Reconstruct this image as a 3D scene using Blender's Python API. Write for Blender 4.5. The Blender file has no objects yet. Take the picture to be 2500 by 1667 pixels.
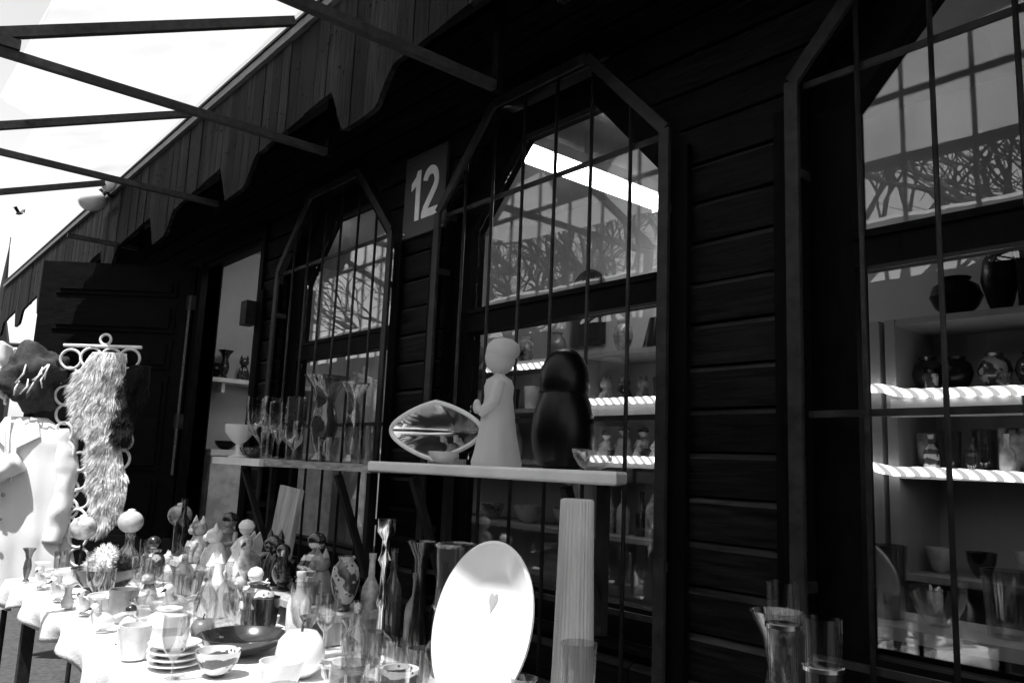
import bpy, math, random
from mathutils import Vector, Matrix, noise
random.seed(12)
S = bpy.context.scene
COL = S.collection
PI = math.pi
R = math.radians

# ------------------------------------------------------------------ camera
cam_d = bpy.data.cameras.new('camera')
cam = bpy.data.objects.new('camera', cam_d); COL.objects.link(cam); S.camera = cam
cam_d.sensor_width = 36; cam_d.lens = 28.0
cam_d.clip_start = .02; cam_d.clip_end = 900
CAM = Vector((0, -1.8, 1.35))
hd, pt, rl = R(49.96), R(8.87), R(2.38)
fw = Vector((-math.sin(hd)*math.cos(pt), math.cos(hd)*math.cos(pt), math.sin(pt)))
rt = Vector((math.cos(hd), math.sin(hd), 0)); up = rt.cross(fw)
rt2 = rt*math.cos(rl)+up*math.sin(rl); up2 = -rt*math.sin(rl)+up*math.cos(rl)
cam.matrix_world = Matrix(((rt2.x, up2.x, -fw.x, CAM.x), (rt2.y, up2.y, -fw.y, CAM.y), (rt2.z, up2.z, -fw.z, CAM.z), (0, 0, 0, 1)))

# ------------------------------------------------------------------ sky, sun, exposure
SUN = Vector((.12, -.40, .86)).normalized()        # towards the sun
el = math.asin(SUN.z); az = math.atan2(SUN.x, SUN.y)
w = bpy.data.worlds.new('World'); S.world = w; w.use_nodes = True
nt = w.node_tree; bg = nt.nodes['Background']
sky = nt.nodes.new('ShaderNodeTexSky'); sky.sky_type = 'NISHITA'; sky.sun_disc = False
sky.sun_elevation = el; sky.sun_rotation = az; sky.air_density = 2.4; sky.dust_density = 1.0; sky.ozone_density = 1.0
bw = nt.nodes.new('ShaderNodeRGBToBW')              # black-and-white film
nt.links.new(sky.outputs[0], bw.inputs[0]); nt.links.new(bw.outputs[0], bg.inputs[0])
bg.inputs[1].default_value = .15
sd = bpy.data.lights.new('sun', 'SUN'); sd.energy = 5.0; sd.angle = R(.6); sd.color = (1, 1, 1)
so = bpy.data.objects.new('sun', sd); COL.objects.link(so)
so.rotation_euler = SUN.to_track_quat('Z', 'Y').to_euler()
S.view_settings.view_transform = 'Standard'; S.view_settings.look = 'None'
S.view_settings.gamma = 1; S.view_settings.use_curve_mapping = False
S.view_settings.exposure = .58
S.render.engine = 'CYCLES'
S.cycles.max_bounces = 7; S.cycles.transparent_max_bounces = 20; S.cycles.glossy_bounces = 3
S.cycles.diffuse_bounces = 3; S.cycles.sample_clamp_indirect = 6

# ------------------------------------------------------------------ materials
def new_mat(name):
    m = bpy.data.materials.new(name); m.use_nodes = True
    return m, m.node_tree, m.node_tree.nodes['Principled BSDF']
def MAT(name, g, rough=.5, metal=0, var=.25, scale=6, bump=.0, stretch=(1, 1, 1), coat=0, spec=.5, rnd=0, bscale=None, detail=6):
    m, t, p = new_mat(name)
    n = t.nodes; L = t.links.new
    tc = n.new('ShaderNodeTexCoord'); mp = n.new('ShaderNodeMapping'); mp.inputs['Scale'].default_value = stretch
    L(tc.outputs['Object'], mp.inputs[0])
    oi = n.new('ShaderNodeObjectInfo')
    va = n.new('ShaderNodeVectorMath'); va.operation = 'MULTIPLY_ADD'
    cmb = n.new('ShaderNodeCombineXYZ')
    for k in range(3): L(oi.outputs['Random'], cmb.inputs[k])
    L(cmb.outputs[0], va.inputs[0]); va.inputs[1].default_value = (13, 7, 19); L(mp.outputs[0], va.inputs[2])
    no = n.new('ShaderNodeTexNoise'); no.inputs['Scale'].default_value = scale; no.inputs['Detail'].default_value = detail
    no.inputs['Roughness'].default_value = .62
    L(va.outputs[0], no.inputs['Vector'])
    mr = n.new('ShaderNodeMapRange'); mr.inputs[1].default_value = .34; mr.inputs[2].default_value = .66
    mr.inputs[3].default_value = g*(1-var); mr.inputs[4].default_value = g*(1+var)
    L(no.outputs[0], mr.inputs[0])
    src = mr.outputs[0]
    if rnd:
        m2 = n.new('ShaderNodeMapRange'); m2.inputs[3].default_value = 1-rnd; m2.inputs[4].default_value = 1+rnd
        L(oi.outputs['Random'], m2.inputs[0])
        mu = n.new('ShaderNodeMath'); mu.operation = 'MULTIPLY'; L(src, mu.inputs[0]); L(m2.outputs[0], mu.inputs[1]); src = mu.outputs[0]
    L(src, p.inputs['Base Color'])
    r2 = n.new('ShaderNodeMapRange'); r2.inputs[3].default_value = max(.02, rough*.8); r2.inputs[4].default_value = min(1, rough*1.2)
    L(no.outputs[0], r2.inputs[0]); L(r2.outputs[0], p.inputs['Roughness'])
    p.inputs['Metallic'].default_value = metal; p.inputs['Coat Weight'].default_value = coat
    p.inputs['Specular IOR Level'].default_value = spec
    if bump:
        b = n.new('ShaderNodeBump'); b.inputs['Strength'].default_value = bump; b.inputs['Distance'].default_value = .004
        if bscale:
            n2 = n.new('ShaderNodeTexNoise'); n2.inputs['Scale'].default_value = bscale; n2.inputs['Detail'].default_value = 5
            L(va.outputs[0], n2.inputs['Vector']); L(n2.outputs[0], b.inputs['Height'])
        else: L(no.outputs[0], b.inputs['Height'])
        L(b.outputs[0], p.inputs['Normal'])
    return m
def GLASS(name, tint=.95, refl=.045, rough=.0, body=0.0, bodyg=.5, wavy=0):
    """thin clear glass: what lies behind shows through, reflection grows towards grazing"""
    m = bpy.data.materials.new(name); m.use_nodes = True; t = m.node_tree; n = t.nodes; L = t.links.new
    n.remove(n['Principled BSDF']); out = n['Material Output']
    lw = n.new('ShaderNodeLayerWeight'); lw.inputs[0].default_value = .5
    pw = n.new('ShaderNodeMath'); pw.operation = 'POWER'; pw.inputs[1].default_value = 4.0; L(lw.outputs['Facing'], pw.inputs[0])
    ma = n.new('ShaderNodeMath'); ma.operation = 'MULTIPLY_ADD'; ma.inputs[1].default_value = 1-refl; ma.inputs[2].default_value = refl; ma.use_clamp = True
    L(pw.outputs[0], ma.inputs[0])
    tr = n.new('ShaderNodeBsdfTransparent'); tr.inputs[0].default_value = (tint, tint, tint, 1)
    gl = n.new('ShaderNodeBsdfGlossy'); gl.inputs['Roughness'].default_value = rough; gl.inputs[0].default_value = (1, 1, 1, 1)
    if wavy:
        tc = n.new('ShaderNodeTexCoord'); nz = n.new('ShaderNodeTexNoise'); nz.inputs['Scale'].default_value = 3.5; nz.inputs['Detail'].default_value = 2
        bp = n.new('ShaderNodeBump'); bp.inputs['Strength'].default_value = .05; bp.inputs['Distance'].default_value = .012
        L(tc.outputs['Object'], nz.inputs['Vector']); L(nz.outputs[0], bp.inputs['Height']); L(bp.outputs[0], gl.inputs['Normal'])
    mx = n.new('ShaderNodeMixShader'); L(ma.outputs[0], mx.inputs[0])
    if body:
        df = n.new('ShaderNodeBsdfDiffuse'); df.inputs[0].default_value = (bodyg, bodyg, bodyg, 1)
        m0 = n.new('ShaderNodeMixShader'); m0.inputs[0].default_value = body; L(tr.outputs[0], m0.inputs[1]); L(df.outputs[0], m0.inputs[2])
        L(m0.outputs[0], mx.inputs[1])
    else: L(tr.outputs[0], mx.inputs[1])
    L(gl.outputs[0], mx.inputs[2]); L(mx.outputs[0], out.inputs[0])
    return m
def TRANS(name, g, tg, mix=.5, rough=1, bumpy=0):
    m = bpy.data.materials.new(name); m.use_nodes = True; t = m.node_tree; n = t.nodes; L = t.links.new
    n.remove(n['Principled BSDF']); out = n['Material Output']
    df = n.new('ShaderNodeBsdfDiffuse'); tl = n.new('ShaderNodeBsdfTranslucent')
    tc = n.new('ShaderNodeTexCoord'); no = n.new('ShaderNodeTexNoise'); no.inputs['Scale'].default_value = 2.2; no.inputs['Detail'].default_value = 6
    L(tc.outputs['Object'], no.inputs['Vector'])
    for s, v in ((df, g), (tl, tg)):
        mr = n.new('ShaderNodeMapRange'); mr.inputs[1].default_value = .3; mr.inputs[2].default_value = .7
        mr.inputs[3].default_value = v*.86; mr.inputs[4].default_value = v*1.06; L(no.outputs[0], mr.inputs[0]); L(mr.outputs[0], s.inputs[0])
    mx = n.new('ShaderNodeMixShader'); mx.inputs[0].default_value = mix
    L(df.outputs[0], mx.inputs[1]); L(tl.outputs[0], mx.inputs[2]); L(mx.outputs[0], out.inputs[0])
    return m
def EMIT(name, s, wave=None):
    m = bpy.data.materials.new(name); m.use_nodes = True; t = m.node_tree; n = t.nodes; L = t.links.new
    n.remove(n['Principled BSDF']); em = n.new('ShaderNodeEmission'); L(em.outputs[0], n['Material Output'].inputs[0])
    em.inputs[0].default_value = (1, 1, 1, 1); em.inputs[1].default_value = s
    if wave:
        tc = n.new('ShaderNodeTexCoord'); wv = n.new('ShaderNodeTexWave'); wv.bands_direction = 'DIAGONAL'; wv.inputs['Scale'].default_value = wave
        L(tc.outputs['Object'], wv.inputs['Vector'])
        mr = n.new('ShaderNodeMapRange'); mr.inputs[3].default_value = s*.22; mr.inputs[4].default_value = s*1.5; mr.inputs[1].default_value=.3; mr.inputs[2].default_value=.75
        L(wv.outputs['Fac'], mr.inputs[0]); L(mr.outputs[0], em.inputs[1])
    return m
PLANK = MAT('dark_stained_plank', .0058, .65, spec=.10, var=.95, scale=5, bump=.9, stretch=(1.2, 14, 14), rnd=.45, detail=9)
BEVEL_LIT = MAT('plank_bevel_highlight', .022, .6, var=.8, scale=6, spec=.2, stretch=(1, 6, 6), rnd=.4)  # lighter tone paints the light caught along each plank's top bevel
TRIM = MAT('dark_stained_trim', .0035, .65, spec=.05, var=.5, scale=5, bump=.6, stretch=(12, 12, 1.2), rnd=.2)
BACK = MAT('black_backing', .004, .95, var=.2, spec=.05)
FASC = MAT('weathered_fascia_board', .014, .7, spec=.05, var=.95, scale=5, bump=1.0, stretch=(16, 16, 1.0), rnd=.6, detail=9)
DRIP = MAT('roof_edge_metal', .10, .5, metal=.3, var=.4, scale=9, stretch=(2, 8, 8))
STEEL = MAT('dark_painted_steel', .02, .5, spec=.12, var=.4, scale=14, bump=.25)
GRILLE = MAT('grille_paint', .022, .5, spec=.22, var=.5, scale=22, bump=.4)
TRUSS = MAT('galvanised_tube', .032, .5, metal=.0, spec=.12, var=.35, scale=12, stretch=(3, 3, 3))
DOORM = MAT('dark_door_paint', .0045, .55, spec=.05, var=.4, scale=4, bump=.3, stretch=(2, 2, 8))
FRAME = MAT('dark_window_frame', .0045, .55, spec=.06, var=.4, scale=6, bump=.3, stretch=(6, 6, 2))
INWALL = MAT('pale_inner_wall', .42, .8, var=.12, scale=2, bump=.1)
INFLOOR = MAT('inner_floor', .1, .6, var=.3)
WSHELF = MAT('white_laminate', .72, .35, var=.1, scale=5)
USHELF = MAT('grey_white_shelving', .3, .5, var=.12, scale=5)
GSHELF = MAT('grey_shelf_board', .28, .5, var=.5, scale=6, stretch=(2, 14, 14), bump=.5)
CLOTH = MAT('white_table_cloth', .74, .9, var=.14, scale=7, bump=.5, bscale=120)
DCLOTH = MAT('black_table_cloth', .015, .9, var=.3, scale=7, bump=.3)
COATM = MAT('white_coat_cloth', .74, .9, var=.05, scale=3, bump=.15, bscale=160)
TARP = TRANS('white_tarpaulin', .8, .9, .62)
PANE = GLASS('window_glass', .95, .08, wavy=1)
CLEAR = GLASS('clear_glass', .86, .10)
SMOKE = GLASS('grey_glass', .55, .08, body=.12, bodyg=.25)
DARKG = GLASS('dark_glass', .25, .06, body=.3, bodyg=.03)
THIN = GLASS('thin_clear_glass', .95, .04)
FROST = TRANS('frosted_glass', .85, .9, .5)
WHITE = MAT('white_glaze', .78, .18, var=.05, scale=4, coat=.4)
PALE = MAT('pale_ceramic', .64, .28, var=.3, scale=7, coat=.3, rnd=.25)
MID = MAT('grey_ceramic', .2, .3, var=.45, scale=9, coat=.4, rnd=.4)
DARK = MAT('dark_glaze', .02, .22, var=.5, scale=7, coat=.5, rnd=.4)
BLACK = MAT('black_glaze', .003, .3, var=.3, scale=7, spec=.2)
MOTTLE = MAT('mottled_glaze', .34, .22, var=.95, scale=11, coat=.5, rnd=.3, detail=3)
def PATTERN(name, lo, hi, sc_, dist, direction='Z'):
    m, t, p = new_mat(name); n = t.nodes; L = t.links.new
    tc = n.new('ShaderNodeTexCoord'); wv = n.new('ShaderNodeTexWave'); wv.bands_direction = direction; wv.inputs['Scale'].default_value = sc_
    wv.inputs['Distortion'].default_value = dist; wv.inputs['Detail'].default_value = 3; wv.inputs['Detail Scale'].default_value = 3
    L(tc.outputs['Object'], wv.inputs['Vector'])
    vo = n.new('ShaderNodeTexVoronoi'); vo.inputs['Scale'].default_value = 55; L(tc.outputs['Object'], vo.inputs['Vector'])
    cr = n.new('ShaderNodeMapRange'); cr.inputs[1].default_value = .42; cr.inputs[2].default_value = .58; cr.inputs[3].default_value = lo; cr.inputs[4].default_value = hi
    L(wv.outputs['Fac'], cr.inputs[0])
    st2 = n.new('ShaderNodeMath'); st2.operation = 'LESS_THAN'; st2.inputs[1].default_value = .22; L(vo.outputs['Distance'], st2.inputs[0])
    mx = n.new('ShaderNodeMix'); mx.data_type = 'FLOAT'; L(st2.outputs[0], mx.inputs[0]); L(cr.outputs[0], mx.inputs[2]); mx.inputs[3].default_value = lo*1.5
    L(mx.outputs[0], p.inputs['Base Color']); p.inputs['Roughness'].default_value = .25; p.inputs['Coat Weight'].default_value = .4
    return m
PATA = PATTERN('banded_painted_glaze', .06, .62, 9, 2.5)
PATB = PATTERN('swirled_painted_glaze', .03, .35, 5, 6, 'DIAGONAL')
SILVER = MAT('polished_metal', .75, .16, metal=1, var=.1)
RIB = MAT('ribbed_pale', .5, .55, var=.15, scale=5, stretch=(6, 6, 1))
WOODP = MAT('pale_wood', .34, .6, var=.4, scale=5, stretch=(12, 12, 1.2), bump=.4)
FURW = MAT('pale_fur', .82, .85, var=.4, scale=24)
FURD = MAT('black_fur', .008, .8, var=.4, scale=9)
KNIT = MAT('dark_wool', .03, .95, var=.6, scale=40, bump=1)
RING = MAT('cane_ring', .72, .45, var=.25, scale=12)
ASPH = MAT('asphalt', .06, .9, var=.35, scale=30, bump=.6, detail=10)
ROOFP = MAT('pale_roof_sheet', .6, .7, var=.2, scale=1.2)
BARK = MAT('bark', .02, .9, var=.4, scale=8, stretch=(3, 3, 1))
SIGNM = MAT('sign_plate', .032, .5, var=.25, scale=8)
SIGNW = MAT('sign_white', .93, .5, var=.06, scale=20)
TUBEL = EMIT('fluorescent_glow', 12)
ROPEL = EMIT('rope_light_glow', 2.4, wave=13)

# ------------------------------------------------------------------ mesh helpers
class MB:
    def __init__(s): s.v = []; s.f = []
    def add(s, vs, fs):
        o = len(s.v); s.v += [tuple(p) for p in vs]; s.f += [tuple(i+o for i in f) for f in fs]; return s
    def box(s, x0, x1, y0, y1, z0, z1):
        return s.add([(x, y, z) for z in (z0, z1) for y in (y0, y1) for x in (x0, x1)],
                     [(0, 2, 3, 1), (4, 5, 7, 6), (0, 1, 5, 4), (2, 6, 7, 3), (0, 4, 6, 2), (1, 3, 7, 5)])
    def prism(s, poly, a, b, axis='y'):
        n = len(poly)
        def P(p, t): return (p[0], t, p[1]) if axis == 'y' else ((t, p[0], p[1]) if axis == 'x' else (p[0], p[1], t))
        vs = [P(p, a) for p in poly]+[P(p, b) for p in poly]
        return s.add(vs, [tuple(range(n)), tuple(range(2*n-1, n-1, -1))]+[((i+1) % n, i, i+n, (i+1) % n+n) for i in range(n)])
    def tube(s, pts, r, n=8, closed=False):
        pts = [Vector(p) for p in pts]; N = len(pts); rr = r if isinstance(r, (list, tuple)) else [r]*N
        vs = []; prev = None
        for i, p in enumerate(pts):
            if closed: d = pts[(i+1) % N]-pts[i-1]
            else: d = pts[min(i+1, N-1)]-pts[max(i-1, 0)]
            d.normalize()
            if prev is None: a = d.orthogonal().normalized()
            else:
                a = prev-d*prev.dot(d); a.normalize()
            prev = a; b = d.cross(a)
            for k in range(n):
                t = 2*PI*k/n; vs.append(p+(a*math.cos(t)+b*math.sin(t))*rr[i])
        fs = [(i*n+k, i*n+(k+1) % n, (i+1)*n+(k+1) % n, (i+1)*n+k) for i in range(N-1) for k in range(n)]
        if closed: fs += [((N-1)*n+k, (N-1)*n+(k+1) % n, (k+1) % n, k) for k in range(n)]
        else: fs += [tuple(range(n-1, -1, -1)), tuple((N-1)*n+k for k in range(n))]
        return s.add(vs, fs)
    def bar(s, p, q, w, t):
        """rectangular bar from p to q, w across in the wall plane, t deep in Y"""
        p = Vector(p); q = Vector(q); d = (q-p).normalized(); yv = Vector((0, 1, 0)); c = d.cross(yv)
        if c.length < 1e-4: c = Vector((1, 0, 0)); yv = Vector((0, 0, 1))
        c.normalize(); e = d.cross(c)
        vs = [b+c*sx*w/2+e*sy*t/2 for b in (p, q) for sx, sy in ((-1, -1), (1, -1), (1, 1), (-1, 1))]
        return s.add(vs, [(3, 2, 1, 0), (4, 5, 6, 7)]+[(i, (i+1) % 4, (i+1) % 4+4, i+4) for i in range(4)])
    def lathe(s, prof, n=28, c=(0, 0, 0), fn=None, sx=1, sy=1):
        vs = []
        for r, z in prof:
            for k in range(n):
                t = 2*PI*k/n; q = r*(fn(t, z) if fn else 1)
                vs.append((c[0]+q*math.cos(t)*sx, c[1]+q*math.sin(t)*sy, c[2]+z))
        m = len(prof)
        fs = [(i*n+k, i*n+(k+1) % n, (i+1)*n+(k+1) % n, (i+1)*n+k) for i in range(m-1) for k in range(n)]
        fs += [tuple(range(n-1, -1, -1)), tuple((m-1)*n+k for k in range(n))]
        return s.add(vs, fs)
    def ball(s, c, r, sc=(1, 1, 1), n=16, m=10, rot=None):
        vs = []
        for i in range(m+1):
            a = -PI/2+PI*i/m
            for k in range(n):
                t = 2*PI*k/n; v = Vector((math.cos(a)*math.cos(t)*sc[0], math.cos(a)*math.sin(t)*sc[1], math.sin(a)*sc[2]))*r
                if rot: v = rot @ v
                vs.append(Vector(c)+v)
        return s.add(vs, [(i*n+k, i*n+(k+1) % n, (i+1)*n+(k+1) % n, (i+1)*n+k) for i in range(m) for k in range(n)])
    def ring(s, c, R_, r, u=(1, 0, 0), v=(0, 0, 1), n=24, m=7):
        u = Vector(u); v = Vector(v); c = Vector(c)
        return s.tube([c+u*R_*math.cos(2*PI*k/n)+v*R_*math.sin(2*PI*k/n) for k in range(n)], r, m, closed=True)
    def build(s, name, mat, parent=None, smooth=False, **kw):
        me = bpy.data.meshes.new(name); me.from_pydata(s.v, [], s.f); me.materials.append(mat)
        if smooth: me.shade_smooth()
        me.update()
        return link(name, me, parent, **kw)
def link(name, me, parent=None, loc=None, rz=None, label=None, cat=None, group=None, kind=None, rot=None):
    o = bpy.data.objects.new(name, me); COL.objects.link(o)
    if parent: o.parent = parent
    if loc is not None: o.location = loc
    if rz is not None: o.rotation_euler = (0, 0, rz)
    if rot is not None: o.rotation_euler = rot
    for k, v in (('label', label), ('category', cat), ('group', group), ('kind', kind)):
        if v: o[k] = v
    return o
def thing(name, label, cat, loc=(0, 0, 0), rz=0, group=None, rot=None):
    return link(name, None, None, loc, rz, label, cat, group, None, rot)
def auto_smooth(o, ang=40):
    me = o.data; me.shade_smooth()
    try: me.set_sharp_from_angle(angle=R(ang))
    except Exception: pass
    return o
ORD = ['leftmost', 'second from left', 'third from left', 'fourth from left', 'fifth from left', 'sixth from left', 'seventh from left', 'eighth from left', 'ninth from left', 'tenth from left']

# ================================================================== SETTING
MB().add([(-300, -300, 0), (300, -300, 0), (300, 300, 0), (-300, 300, 0)], [(0, 1, 2, 3)]).build('ground', ASPH, kind='structure')

# ================================================================== THE HUT
hut = thing('market_hut', 'long dark wooden market hut with barred chamfered windows and scalloped eave', 'hut')
ZF = .38                                   # floor of the hut
WIN = [(-4.08, -2.90), (-2.57, -1.40), (-1.02, .15)]
CW, ZC, ZT, ZB = .33, 2.34, 2.69, .86      # chamfer width, chamfer start, top, sill
XL, XR = -10.6, 1.2
DX0, DX1, DZ = -5.36, -4.39, 2.61          # doorway
P = .35/3                                  # plank pitch: rows meet the chamfer's two corners
def zrow(k): return ZC+k*P
# backing wall in solid pieces round the openings (behind the planks)
wb = MB()
xs = [XL, DX0]
wb.box(XL, DX0, .002, .09, ZF, 3.2)
wb.box(DX0, DX1, .002, .09, DZ+.02, 3.2)
prev = DX1
for a, b in WIN:
    wb.box(prev, a, .002, .09, ZF, 3.2)
    wb.box(a, b, .002, .09, ZT+.012, 3.2)
    wb.box(a, b, .002, .09, ZF, ZB-.012)
    wb.prism([(a, ZC+.02), (a+CW-.02, ZT+.012), (a, ZT+.012)], .002, .09)
    wb.prism([(b, ZC+.02), (b, ZT+.012), (b-CW+.02, ZT+.012)], .002, .09)
    prev = b
wb.box(prev, XR, .002, .09, ZF, 3.2)
wall = wb.build('wall', BACK, hut)
NAILS = []
def plank(x00, x01, x10, x11, z0, z1):
    """a lapped board: lower edge x00..x01, upper edge x10..x11, top edge bevelled back"""
    g = .004; zb = z1-.017; f = (zb-z0)/(z1-z0)
    xa = x00+(x10-x00)*f; xb = x01+(x11-x01)*f
    j = random.uniform(-.003, .003); z0 += random.uniform(-.002, .002); w1, w2 = random.uniform(-.003, .001), random.uniform(-.003, .001)
    vs = [(x00, -.017+j, z0+g), (x01, -.017+j, z0+g), (xa, -.025+j, zb), (xb, -.025+j, zb), (x10, -.006, z1+w1), (x11, -.006, z1+w2),
          (x00, .0, z0+g), (x01, .0, z0+g), (x10, 0, z1+w1), (x11, 0, z1+w2)]
    NAILS.extend([(x00+.03, z0+.03), (x01-.03, z0+.03)])
    fs = [(0, 1, 3, 2), (2, 3, 5, 4), (0, 6, 7, 1), (4, 5, 9, 8), (0, 2, 4, 8, 6), (1, 7, 9, 5, 3), (6, 8, 9, 7)]
    o = MB().add(vs, fs).build('plank', PLANK, wall); o.data.materials.append(BEVEL_LIT); o.data.polygons[1].material_index = 1
for k in range(-17, 8):
    z0, z1 = zrow(k), zrow(k+1)
    if z1 > 3.19: break
    cuts = []
    def hole(a, b):
        if z0 >= ZT-1e-6 or z1 <= ZB+.02: return None
        def w_(z): return CW*max(0, (z-ZC)/(ZT-ZC))
        return (a+w_(z0), b-w_(z0), a+w_(z1), b-w_(z1))
    hs = []
    if z1 < DZ+.05: hs.append((DX0-.09, DX1+.05, DX0-.09, DX1+.05))
    for a, b in WIN:
        h_ = hole(a, b)
        if h_: hs.append(h_)
    x0l = x0u = XL
    for h_ in hs+[(XR, XR, XR, XR)]:
        # split very long runs into boards of natural length
        if h_[0]-x0l > 4:
            mid = x0l+(h_[0]-x0l)*random.uniform(.4, .6)
            plank(x0l, mid-.002, x0u, mid-.002, z0, z1); plank(mid+.002, h_[0], mid+.002, h_[2], z0, z1)
        elif h_[0]-x0l > .03: plank(x0l, h_[0], x0u, h_[2], z0, z1)
        x0l, x0u = h_[1], h_[3]
m = MB()
for x_, z_ in NAILS: m.ball((x_, -.021, z_), .0035, n=6, m=4)
m.build('nails', STEEL, wall, kind='stuff')
# upright trim boards beside the windows and doorway
for x, wd in ((-4.315, .05), (-4.115, .05), (-2.878, .055), (-2.60, .05), (-1.375, .06), (-1.048, .05), (.178, .05)):
    MB().box(x-wd/2, x+wd/2, -.046, -.0265, ZF, 2.28).build('trim_board', TRIM, hut)
# windows: frame, transom, panes
def chpoly(a, b, zt, zb, cw, ch):
    return [(a, zb), (b, zb), (b, zt-ch), (b-cw, zt), (a+cw, zt), (a, zt-ch)]
for i, (a, b) in enumerate(WIN):
    o_ = chpoly(a+.005, b-.005, ZT-.004, ZB+.004, CW, .35)
    inn = chpoly(a+.115, b-.115, ZT-.115, ZB+.10, CW-.05, .305)
    m = MB(); n = 6
    vs = [(p[0], y, p[1]) for y in (.035, .10) for p in o_]+[(p[0], y, p[1]) for y in (.035, .10) for p in inn]
    fs = []
    for k in range(n):
        j = (k+1) % n
        fs += [(k, j, j+2*n, k+2*n), (k+n, k+3*n, j+3*n, j+n), (k, k+n, j+n, j), (k+2*n, j+2*n, j+3*n, k+3*n)]
    wf = m.add(vs, fs).build('window', FRAME, hut)
    MB().box(a+.113, b-.113, .03, .105, 1.855, 1.945).build('transom', FRAME, wf)
    MB().box(a+.113, b-.113, .022, .0295, 1.925, 1.943).build('drip_bead', FRAME, wf)
    up_ = chpoly(a+.1155, b-.1155, ZT-.1155, 1.9455, CW-.05, .305)
    MB().prism(up_, .066, .070).build('pane', PANE, wf)
    MB().box(a+.1155, b-.1155, .066, .070, ZB+.1005, 1.8545).build('pane', PANE, wf)
    MB().box(a+.02, b-.02, -.03, .034, ZB-.011, ZB+.003).build('sill', FRAME, wf)
# iron grilles in front of the windows
for i, (a, b) in enumerate(WIN):
    Y0 = -.065
    fr = MB(); q = chpoly(a+.012, b-.012, ZT-.002, .70, CW, .35)
    pts = [(p[0], Y0, p[1]) for p in q]
    for k in range(6): fr.bar(pts[k], pts[(k+1) % 6], .036, .012 if k % 2 else .0125)
    g = fr.build('window_grille', GRILLE, hut)
    nb = 6
    for k in range(nb):
        x = a+.168*(k+1)+.006
        zt = ZT-.02
        if x < a+CW: zt = ZC+(x-a)/CW*.35-.02
        if x > b-CW: zt = ZC+(b-x)/CW*.35-.02
        MB().tube([(x, Y0+.014, .71), (x+random.uniform(-.003, .003), Y0+.014, 1.6), (x, Y0+.014, zt)], .0063, 8).build('bar', GRILLE, g, smooth=True)
    for z in (2.33, 1.50, .95):
        MB().bar((a+.03, Y0+.030, z), (b-.03, Y0+.030, z+.003), .016, .010).build('cross_bar', GRILLE, g)
    for x, z in ((a+.012, 2.1), (a+.012, 1.1), (b-.012, 2.1), (b-.012, 1.1)):
        MB().box(x-.012, x+.012, Y0+.007, -.0, z-.012, z+.012).build('fixing_lug', GRILLE, g)
# doorway frame and the leaf that stands open
jf = MB().box(DX0-.085, DX0, -.04, .10, ZF, DZ+.09).box(DX1, DX1+.05, -.04, .10, ZF, DZ+.09).box(DX0, DX1, -.039, .10, DZ, DZ+.09)
jf.build('door_frame', FRAME, hut)
HX = -5.46
dd = Vector((-.643, -.766, 0)); dn = Vector((.766, -.643, 0))     # along the leaf, and its face towards the lane
def leafbox(m, u0, u1, t0, t1, z0, z1):
    o = Vector((HX, -.03, 0)); vs = [o+dd*u+dn*t+Vector((0, 0, z)) for z in (z0, z1) for t in (t0, t1) for u in (u0, u1)]
    return m.add(vs, [(0, 1, 3, 2), (4, 6, 7, 5), (0, 4, 5, 1), (2, 3, 7, 6), (0, 2, 6, 4), (1, 5, 7, 3)])
leaf = leafbox(MB(), .01, 1.05, -.02, .02, ZF+.03, 2.60).build('door', DOORM, hut)
zz = 2.50
for hgt in (.12, .20, .20, .62, .30, .5):
    m = MB()
    leafbox(m, .12, .94, .0205, .032, zz-hgt, zz-.0); mm = leafbox(m, .15, .91, .0325, .045, zz-hgt+.03, zz-.03)
    mm.build('door_panel', DOORM, leaf); zz -= hgt+.045
leafbox(MB(), .02, .035, .0205, .03, 1.2, 2.4).build('edge_strip', DRIP, leaf)
for z in (2.3, 1.5, .7): leafbox(MB(), -.02, .05, .0205, .03, z, z+.1).build('hinge', STEEL, leaf)
MB().box(-4.46, -4.375, -.10, -.0405, 2.08, 2.22).build('lock_box', STEEL, hut)
# eave: scalloped fascia of upright boards, roof edge, soffit, roof
FE = -.5
def fz(x):
    """lower edge of the fascia: a vertical nick, a slanted tip, an S-curve up, a flat run"""
    per = 1.16; t = ((x+3.86) % per)/per
    lo, hi = 2.555, 2.725
    if t < .10: return hi+.03-(hi+.03-lo)*(t/.10)
    if t < .28: return lo+.012*(t-.10)/.18
    if t < .41:
        u = (t-.28)/.13; return lo+.012+(hi-lo-.042)*(u*u*(3-2*u))
    return hi-.03+.055*(t-.41)/.59
fascia = MB().box(XL, XR, FE+.028, FE+.05, 2.95, 3.10).build('fascia', BACK, hut)
x = XL
while x < XR:
    wd = random.uniform(.075, .115); x1 = min(x+wd, XR); n = 9
    j = random.uniform(0, .005)
    xs = [x+.0015+(x1-x-.003)*i/(n-1) for i in range(n)]
    poly = [(q, fz(q)) for q in xs]+[(xs[-1], 3.125), (xs[0], 3.125)]
    MB().prism(poly, FE+.004-j, FE+.026-j).build('board', FASC, fascia)
    x = x1
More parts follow.
